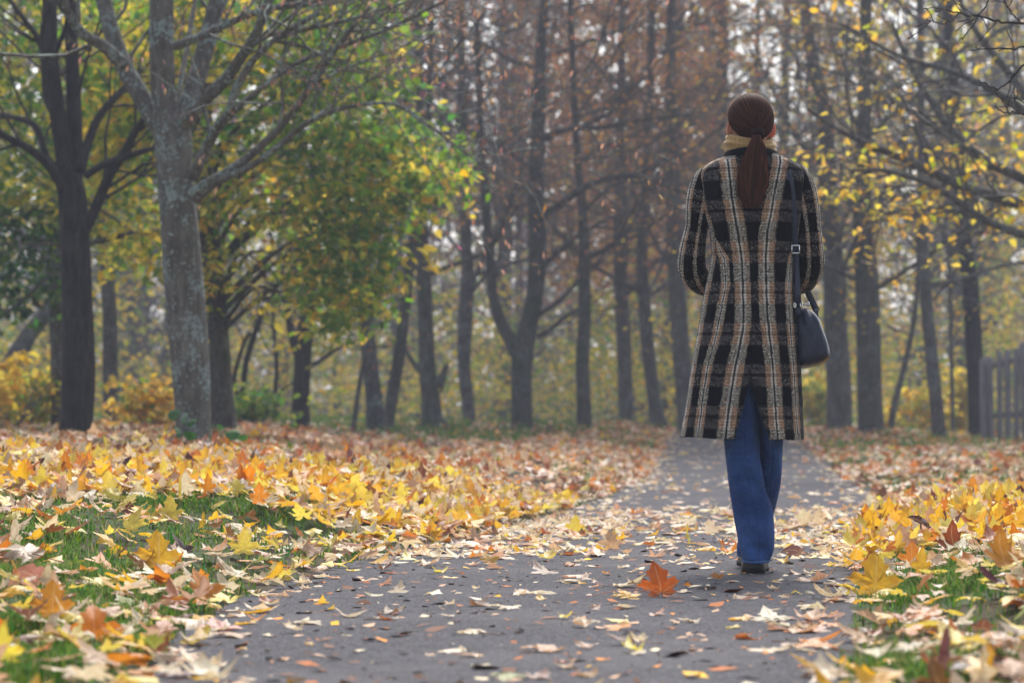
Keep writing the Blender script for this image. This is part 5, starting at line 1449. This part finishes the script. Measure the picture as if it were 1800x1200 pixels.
# ---- shoes
m = Mat('black_leather'); co = m.coord(); nn = m.noise(co, 160, 3)
MAT_SHOE = m.done(m.bsdf(m.mix(nn, (.008, .008, .009), (.02, .019, .019)), .38, .5, m.bump(nn, .25, .002)))
m = Mat('shoe_sole'); MAT_SOLE = m.done(m.bsdf((.012, .011, .011), .7, .3))
def shoe(px, py, dy, yaw_, pitch=0.0):
    b = wp(px, py, dy); zb = float(surf(np.array(b[0]), np.array(b[1]))) + .001
    M = Matrix.Translation((b[0], b[1], zb)) @ Matrix.Rotation(yaw_, 4, 'Z') @ Matrix.Rotation(pitch, 4, 'X')
    st2 = [(-.062, .020, .030, .05), (-.056, .036, .050, .052), (-.03, .043, .066, .05), (.02, .040, .072, .05), (.07, .041, .062, .042), (.12, .046, .050, .036), (.165, .042, .040, .03), (.195, .028, .030, .026), (.205, .010, .020, .022)]
    A = spline(np.array(st2), 30); Vs = []; k = 20
    for y, w, h, _s in A:
        a = np.linspace(0, 2 * math.pi, k, endpoint=False)
        Vs.append(np.stack([w * np.cos(a), np.full(k, y), .016 + np.maximum(np.sin(a), -.0) * h - .004 * (np.sin(a) < 0)], -1))
    i = np.arange(29)[:, None] * k; j = np.arange(k)[None]; j2 = (j + 1) % k
    Q = np.stack([i + j, i + k + j, i + k + j2, i + j2], -1).reshape(-1, 4)
    T = [(0, q_, q_ + 1) for q_ in range(1, k - 1)] + [(29 * k, 29 * k + q_ + 1, 29 * k + q_) for q_ in range(1, k - 1)]
    sh = link('shoe', make_mesh('shoe', np.concatenate(Vs), T, Q, mats=[MAT_SHOE]))
    sh.parent = wroot; sh.matrix_world = M
    Vs = []
    B = spline(np.array([(-.064, .030), (-.05, .041), (-.01, .042), (.03, .037), (.07, .040), (.12, .048), (.165, .045), (.2, .03), (.21, .012)]), 26)
    for y, w in B:
        hl = .0 if y < .015 else .0
        Vs.append([(-w, y, hl), (w, y, hl), (w, y, .017), (-w, y, .017)])
    Vs = np.array(Vs).reshape(-1, 3); k = 4
    i = np.arange(25)[:, None] * k; j = np.arange(k)[None]; j2 = (j + 1) % k
    Q = np.concatenate([np.stack([i + j, i + k + j, i + k + j2, i + j2], -1).reshape(-1, 4), [(0, 1, 2, 3), (103, 102, 101, 100)]])
    so_ = link('sole', make_mesh('sole', Vs, None, Q, smooth=False, mats=[MAT_SOLE])); so_.parent = sh
shoe(1324, 1003, .035, R(-8)); shoe(1327, 985, .42, R(4), R(0))

# ---- hair
HR = np.array([.0805, .103, .0905]); HCN = np.array(wp(1320, 209, .022))
HTm = np.array(HT.to_3x3())
m = Mat('dark_brown_hair')
co = m.coord(); nn = m.noise(co, 60, 3)
MAT_HAIR = m.done(m.bsdf(m.attr(), .65, .03))
def hair_low(a):       # lower rim of the combed hair by angle from the back
    a = abs(a)
    return np.interp(a, [0, .5, 1.0, 1.35, 1.6, 2.0, 2.5, math.pi], [-.82, -.81, -.74, -.42, .02, .42, .66, .72])
k, nr = 72, 26; Vh = []
for t in np.linspace(0.02, 1, nr):
    for a in np.linspace(-math.pi, math.pi, k, endpoint=False):
        zl = hair_low(a); ph0 = math.pi / 2 - t * (math.pi / 2 - math.asin(zl))
        Vh.append((math.sin(a) * math.cos(ph0), -math.cos(a) * math.cos(ph0), math.sin(ph0)))
Vh = np.array(Vh); Wh = HCN + (Vh * HR) @ HTm.T
i = np.arange(nr - 1)[:, None] * k; j = np.arange(k)[None]; j2 = (j + 1) % k
Qh = np.stack([i + j, i + k + j, i + k + j2, i + j2], -1).reshape(-1, 4)
Th = [(0, q_, q_ + 1) for q_ in range(1, k - 1)]
hair_me = make_mesh('hair', Wh, Th, Qh, np.broadcast_to([.022, .010, .008], (len(Wh), 3)), None, True, [MAT_HAIR])
hair = link('hair', hair_me, wroot)
g = np.random.default_rng(141)
TIE = np.array(wp(1332, 231, -.084)); tie_u = HTm.T @ (TIE - HCN) / HR; tie_u /= np.linalg.norm(tie_u)
def ribbon(acc, P, nrm, w, col):
    P = np.asarray(P); T = np.gradient(P, axis=0); T /= np.linalg.norm(T, axis=1, keepdims=True) + 1e-9
    s = np.cross(T, nrm); s /= np.linalg.norm(s, axis=1, keepdims=True) + 1e-9
    w = np.broadcast_to(np.asarray(w), (len(P),))[:, None]
    n = len(P); V = np.concatenate([P - s * w, P + nrm * w * .5, P + s * w])
    i = np.arange(n - 1)
    acc.add(V, None, np.concatenate([np.stack([i, i + 1, n + i + 1, n + i], -1), np.stack([n + i, n + i + 1, 2 * n + i + 1, 2 * n + i], -1)]), col)
HB = np.array([(.036, .016, .012), (.048, .021, .015), (.066, .028, .018), (.10, .042, .026)])
sa_ = Acc()
for q_ in range(3400):
    a = g.uniform(-math.pi, math.pi); zl = hair_low(a)
    z = zl + (1 - zl) * (g.uniform(0, 1) ** 1.6 if g.uniform() < .7 else g.uniform(0, .06))
    z = min(z, .995); rr = math.sqrt(1 - z * z)
    s0 = np.array([math.sin(a) * rr, -math.cos(a) * rr, z])
    om = math.acos(np.clip(s0 @ tie_u, -1, 1))
    if om < .25: continue
    t = np.linspace(0, 1, 14)[:, None]
    U = (np.sin((1 - t) * om) * s0 + np.sin(t * om) * tie_u) / math.sin(om)
    bulge = 1.004 + g.uniform(0, .018) + .012 * np.sin(np.pi * t)
    Pw = HCN + (U * HR * bulge) @ HTm.T
    nrm = (U / HR) @ HTm.T; nrm /= np.linalg.norm(nrm, axis=1, keepdims=True)
    ribbon(sa_, Pw, nrm, g.uniform(.0005, .0012), HB[g.choice(4, p=[.3, .35, .25, .1])] * g.uniform(.8, 1.25))
so_ = sa_.build('strand', MAT_HAIR, hair); so_.matrix_parent_inverse = Matrix.Identity(4)
# tie
ta = Acc(); k1, k2 = 36, 12
for tw_, (ro, off_) in enumerate([(.0175, -.006), (.0185, .003), (.0165, .011)]):
    ax = Vector((.05, -.75, -.66)).normalized(); e1 = ax.cross(Vector((1, 0, 0))).normalized(); e2 = ax.cross(e1)
    pts = [Vector(TIE) + ax * (off_ + .012) + (e1 * math.cos(t) + e2 * math.sin(t)) * ro for t in np.linspace(0, 2 * math.pi, k1)]
    V_, Q_, _ = tube_geo(np.array(pts), .0078 + .001 * np.sin(np.arange(k1) * 1.9), k2, False); ta.add(V_, None, Q_, np.broadcast_to([.026, .012, .010], (len(V_), 3)))
to = ta.build('hair_tie', MAT_HAIR, hair); to.matrix_parent_inverse = Matrix.Identity(4)
# ponytail
pa = Acc()
CL = spline(np.array([[*wp(1331, 236, -.095), 6], [*wp(1331, 247, -.118), 9], [*wp(1330, 262, -.128), 16], [*wp(1327, 282, -.134), 22], [*wp(1325, 302, -.138), 25], [*wp(1324, 322, -.141), 25], [*wp(1321, 340, -.143), 21], [*wp(1322, 362, -.145), 13]]), 24)
for q_ in range(1500):
    r0 = math.sqrt(g.uniform()); a = g.uniform(0, 2 * math.pi)
    cl = int(g.integers(0, 13)); a = cl * .483 + g.normal(0, .22); ph = cl * 1.7; amp = g.uniform(.0, .22); t = np.linspace(0, 1, 24)
    e = int(min(24, 11 + 14 * g.uniform() ** .6))
    ox = r0 * np.cos(a) + amp * np.sin(t * g.uniform(4, 9) + ph) * t; oy = r0 * np.sin(a)
    P = CL[:, :3].copy(); hwm = CL[:, 3] * KM
    P[:, 0] += ox * hwm; P[:, 1] += oy * hwm * .42 - .004
    P[:, 2] += g.normal(0, .004)
    P[:, 0] += .006 * np.sin(t * (8 + cl % 5) + ph + g.normal(0, .3)) * t + (g.normal(0, .008) * t ** 2 if g.uniform() < .2 else 0)
    red = .5 + .5 * np.clip(abs(ox.mean()), 0, 1)
    c_ = HB[g.choice(4, p=[.25, .35, .25, .15])] * g.uniform(.8, 1.3) * np.array([1 + .7 * (red - .5), 1, .95])
    nrm = np.array([math.cos(a) * .6, -1.0 if math.sin(a) < .3 else 1, .1]); nrm /= np.linalg.norm(nrm)
    ribbon(pa, P[:e], np.broadcast_to(nrm, (e, 3)), np.linspace(.0014, .0009, e) * g.uniform(.7, 1.5), c_)
po_ = pa.build('ponytail', MAT_HAIR, hair); po_.matrix_parent_inverse = Matrix.Identity(4)

# ------------------------------------------------------------------ handbag on its long strap
m = Mat('bag_leather'); co = m.coord(); nn = m.noise(co, 230, 3); nb = m.noise(co, 9, 3); nw = m.noise(m.scale(co, (3, 1, 1)), 14, 3)
MAT_BAG = m.done(m.bsdf(m.mix(nn, (.008, .011, .028), (.018, .024, .055)), nb.ss(.3, .7, .30, .48), .5, m.bump(nn * .3 + nw * 2.5, .6, .008)))
m = Mat('silver_metal'); MAT_METAL = m.done(m.bsdf((.75, .74, .72), .22, .5, None, Metallic=1.0))
bag = empty('handbag', wp(1426, 645, .05)); tag(bag, 'black leather shoulder bag hanging at the hip of the coat', 'handbag')
ol = np.array([(1398, 552), (1408, 544), (1421, 543), (1432, 551), (1441, 566), (1450, 590), (1456.5, 612), (1457, 628), (1447, 638), (1428, 643.5), (1409, 645), (1398, 636), (1394, 610), (1394, 578)], float)
ol = spline(np.concatenate([ol, ol[:1]]), 57)[:-1]; oc = np.array([1426, 602.0])
dep = [(-.118, .0), (-.117, .35), (-.114, .62), (-.106, .80), (-.090, .91), (-.06, .98), (.0, 1.03), (.08, 1.04), (.15, .98), (.19, .88), (.21, .7), (.218, .4), (.219, .0)]
D = spline(np.array(dep), 44); Vb = []
for dy, s in D:
    q_ = oc + (ol - oc) * max(s, .002)
    sag = 6 * (1 - s) * (ol[:, 1:2] > 600)
    q_ = q_ + np.c_[np.zeros(56), np.full(56, 5 * (1 - max(s, 0)))]
    Vb.append(np.stack([(q_[:, 0] - 900) / FPX * WY, np.full(56, WY + .03 + dy), CAM_H + (740 - q_[:, 1]) / FPX * WY], -1))
Vb = np.concatenate(Vb); k = 56
pl = np.sin(Vb[:, 0] * 160 + Vb[:, 2] * 40) * .003 * np.clip((Vb[:, 2] - wp(0, 590)[2]) / .05, 0, 1); Vb[:, 1] -= pl * 2
i = np.arange(43)[:, None] * k; j = np.arange(k)[None]; j2 = (j + 1) % k
Q = np.stack([i + j, i + j2, i + k + j2, i + k + j], -1).reshape(-1, 4)
bo = link('bag_body', make_mesh('bag_body', Vb, None, Q, mats=[MAT_BAG]), bag)
pts = [wp(px, py, dy) for px, py, dy in [(1411, 545, -.062), (1409.5, 560, -.078), (1410, 585, -.088), (1411, 610, -.088), (1413, 630, -.075), (1417, 642, -.05)]]
a = Acc(); a.tube(spline(np.array(pts), 20), .0016, 6); a.build('piping', MAT_BAG, bag)
a = Acc()
def flat_strap(pts, w, th=.0035, n=60):
    P = spline(np.array(pts), n); T = np.gradient(P, axis=0); T /= np.linalg.norm(T, axis=1, keepdims=True)
    s = np.array([1.0, 0, 0]) - T * T[:, :1]; s /= np.linalg.norm(s, axis=1, keepdims=True); b = np.cross(T, s)
    V = np.stack([P - s * w - b * th, P + s * w - b * th, P + s * w + b * th, P - s * w + b * th], 1)
    i = np.arange(n - 1)[:, None] * 4; j = np.arange(4)[None]; j2 = (j + 1) % 4
    Q = np.stack([i + j, i + j2, i + 4 + j2, i + 4 + j], -1).reshape(-1, 4)
    return V.reshape(-1, 3), np.concatenate([Q, [(0, 3, 2, 1), (4 * n - 4, 4 * n - 3, 4 * n - 2, 4 * n - 1)]])
by_ = lambda px, py, e=.010: float(back_y(px, py)) - e
sp = [wp(1404, 540, -.072), wp(1402.5, 515, -.088), wp(1400.5, 480, by_(1393, 480, .02)), wp(1399, 440, by_(1391, 440, .016)), wp(1397, 400, by_(1393, 400, .014)), wp(1394.5, 350, by_(1394, 350, .012)), wp(1390, 318, by_(1389, 318)), wp(1386, 300, by_(1386, 300)), wp(1382, 287, -.035), wp(1381, 282, .0), wp(1382, 288, .05), wp(1386, 310, .105), wp(1393, 360, .150), wp(1402, 430, .150), wp(1416, 500, .135), wp(1432, 538, .12), wp(1436, 547, .115)]
V_, Q_ = flat_strap(sp, .0112); a.add(V_, None, Q_)
st_o = a.build('strap', MAT_BAG, bag, smooth=False)
# buckle: a square frame round the strap
bc = wp(1399.2, 438, by_(1391, 438, .024)); a = Acc()
for (x0, x1, z0, z1) in ((-.0150, -.0118, -.0155, .0155), (.0118, .0150, -.0155, .0155), (-.0118, .0118, .0115, .0155), (-.0118, .0118, -.0155, -.0115)):
    V_, Q_ = box_geo(bc[0] + x0, bc[0] + x1, bc[1] - .003, bc[1] + .003, bc[2] + z0, bc[2] + z1); a.add(V_, None, Q_)
o = a.build('buckle', MAT_METAL, bag, smooth=False); bv = o.modifiers.new('b', 'BEVEL'); bv.width = .001; bv.segments = 2
for (px, py, dy, s) in ((1397.5, 536.5, -.080, 1.0), (1409.0, 535.5, -.080, 1.0), (1421, 534, .0, .8)):
    c_ = wp(px, py, dy); a = Acc()
    th = np.linspace(0, 2 * math.pi, 17)
    a.tube(np.stack([c_[0] + .0035 * s * np.cos(th), np.full(17, c_[1]), c_[2] + .0085 * s * np.sin(th)], -1), .0026, 8, False)
    a.build('ring', MAT_METAL, bag)
c_ = wp(1415, 535, -.04); V_, Q_ = box_geo(c_[0] - .012, c_[0] + .012, c_[1] - .004, c_[1] + .004, c_[2] - .0035, c_[2] + .0035); a = Acc(); a.add(V_, None, Q_)
a.build('bar', MAT_METAL, bag, smooth=False)
for (px, py, dy, w) in ((1403.5, 545, -.070, .010), (1434, 552, .10, .010)):
    c_ = wp(px, py, dy); V_, Q_ = box_geo(c_[0] - w, c_[0] + w, c_[1] - .006, c_[1] + .006, c_[2] - .018, c_[2] + .016); a = Acc(); a.add(V_, None, Q_)
    o = a.build('tab', MAT_BAG, bag, smooth=False); bv = o.modifiers.new('b', 'BEVEL'); bv.width = .003; bv.segments = 3
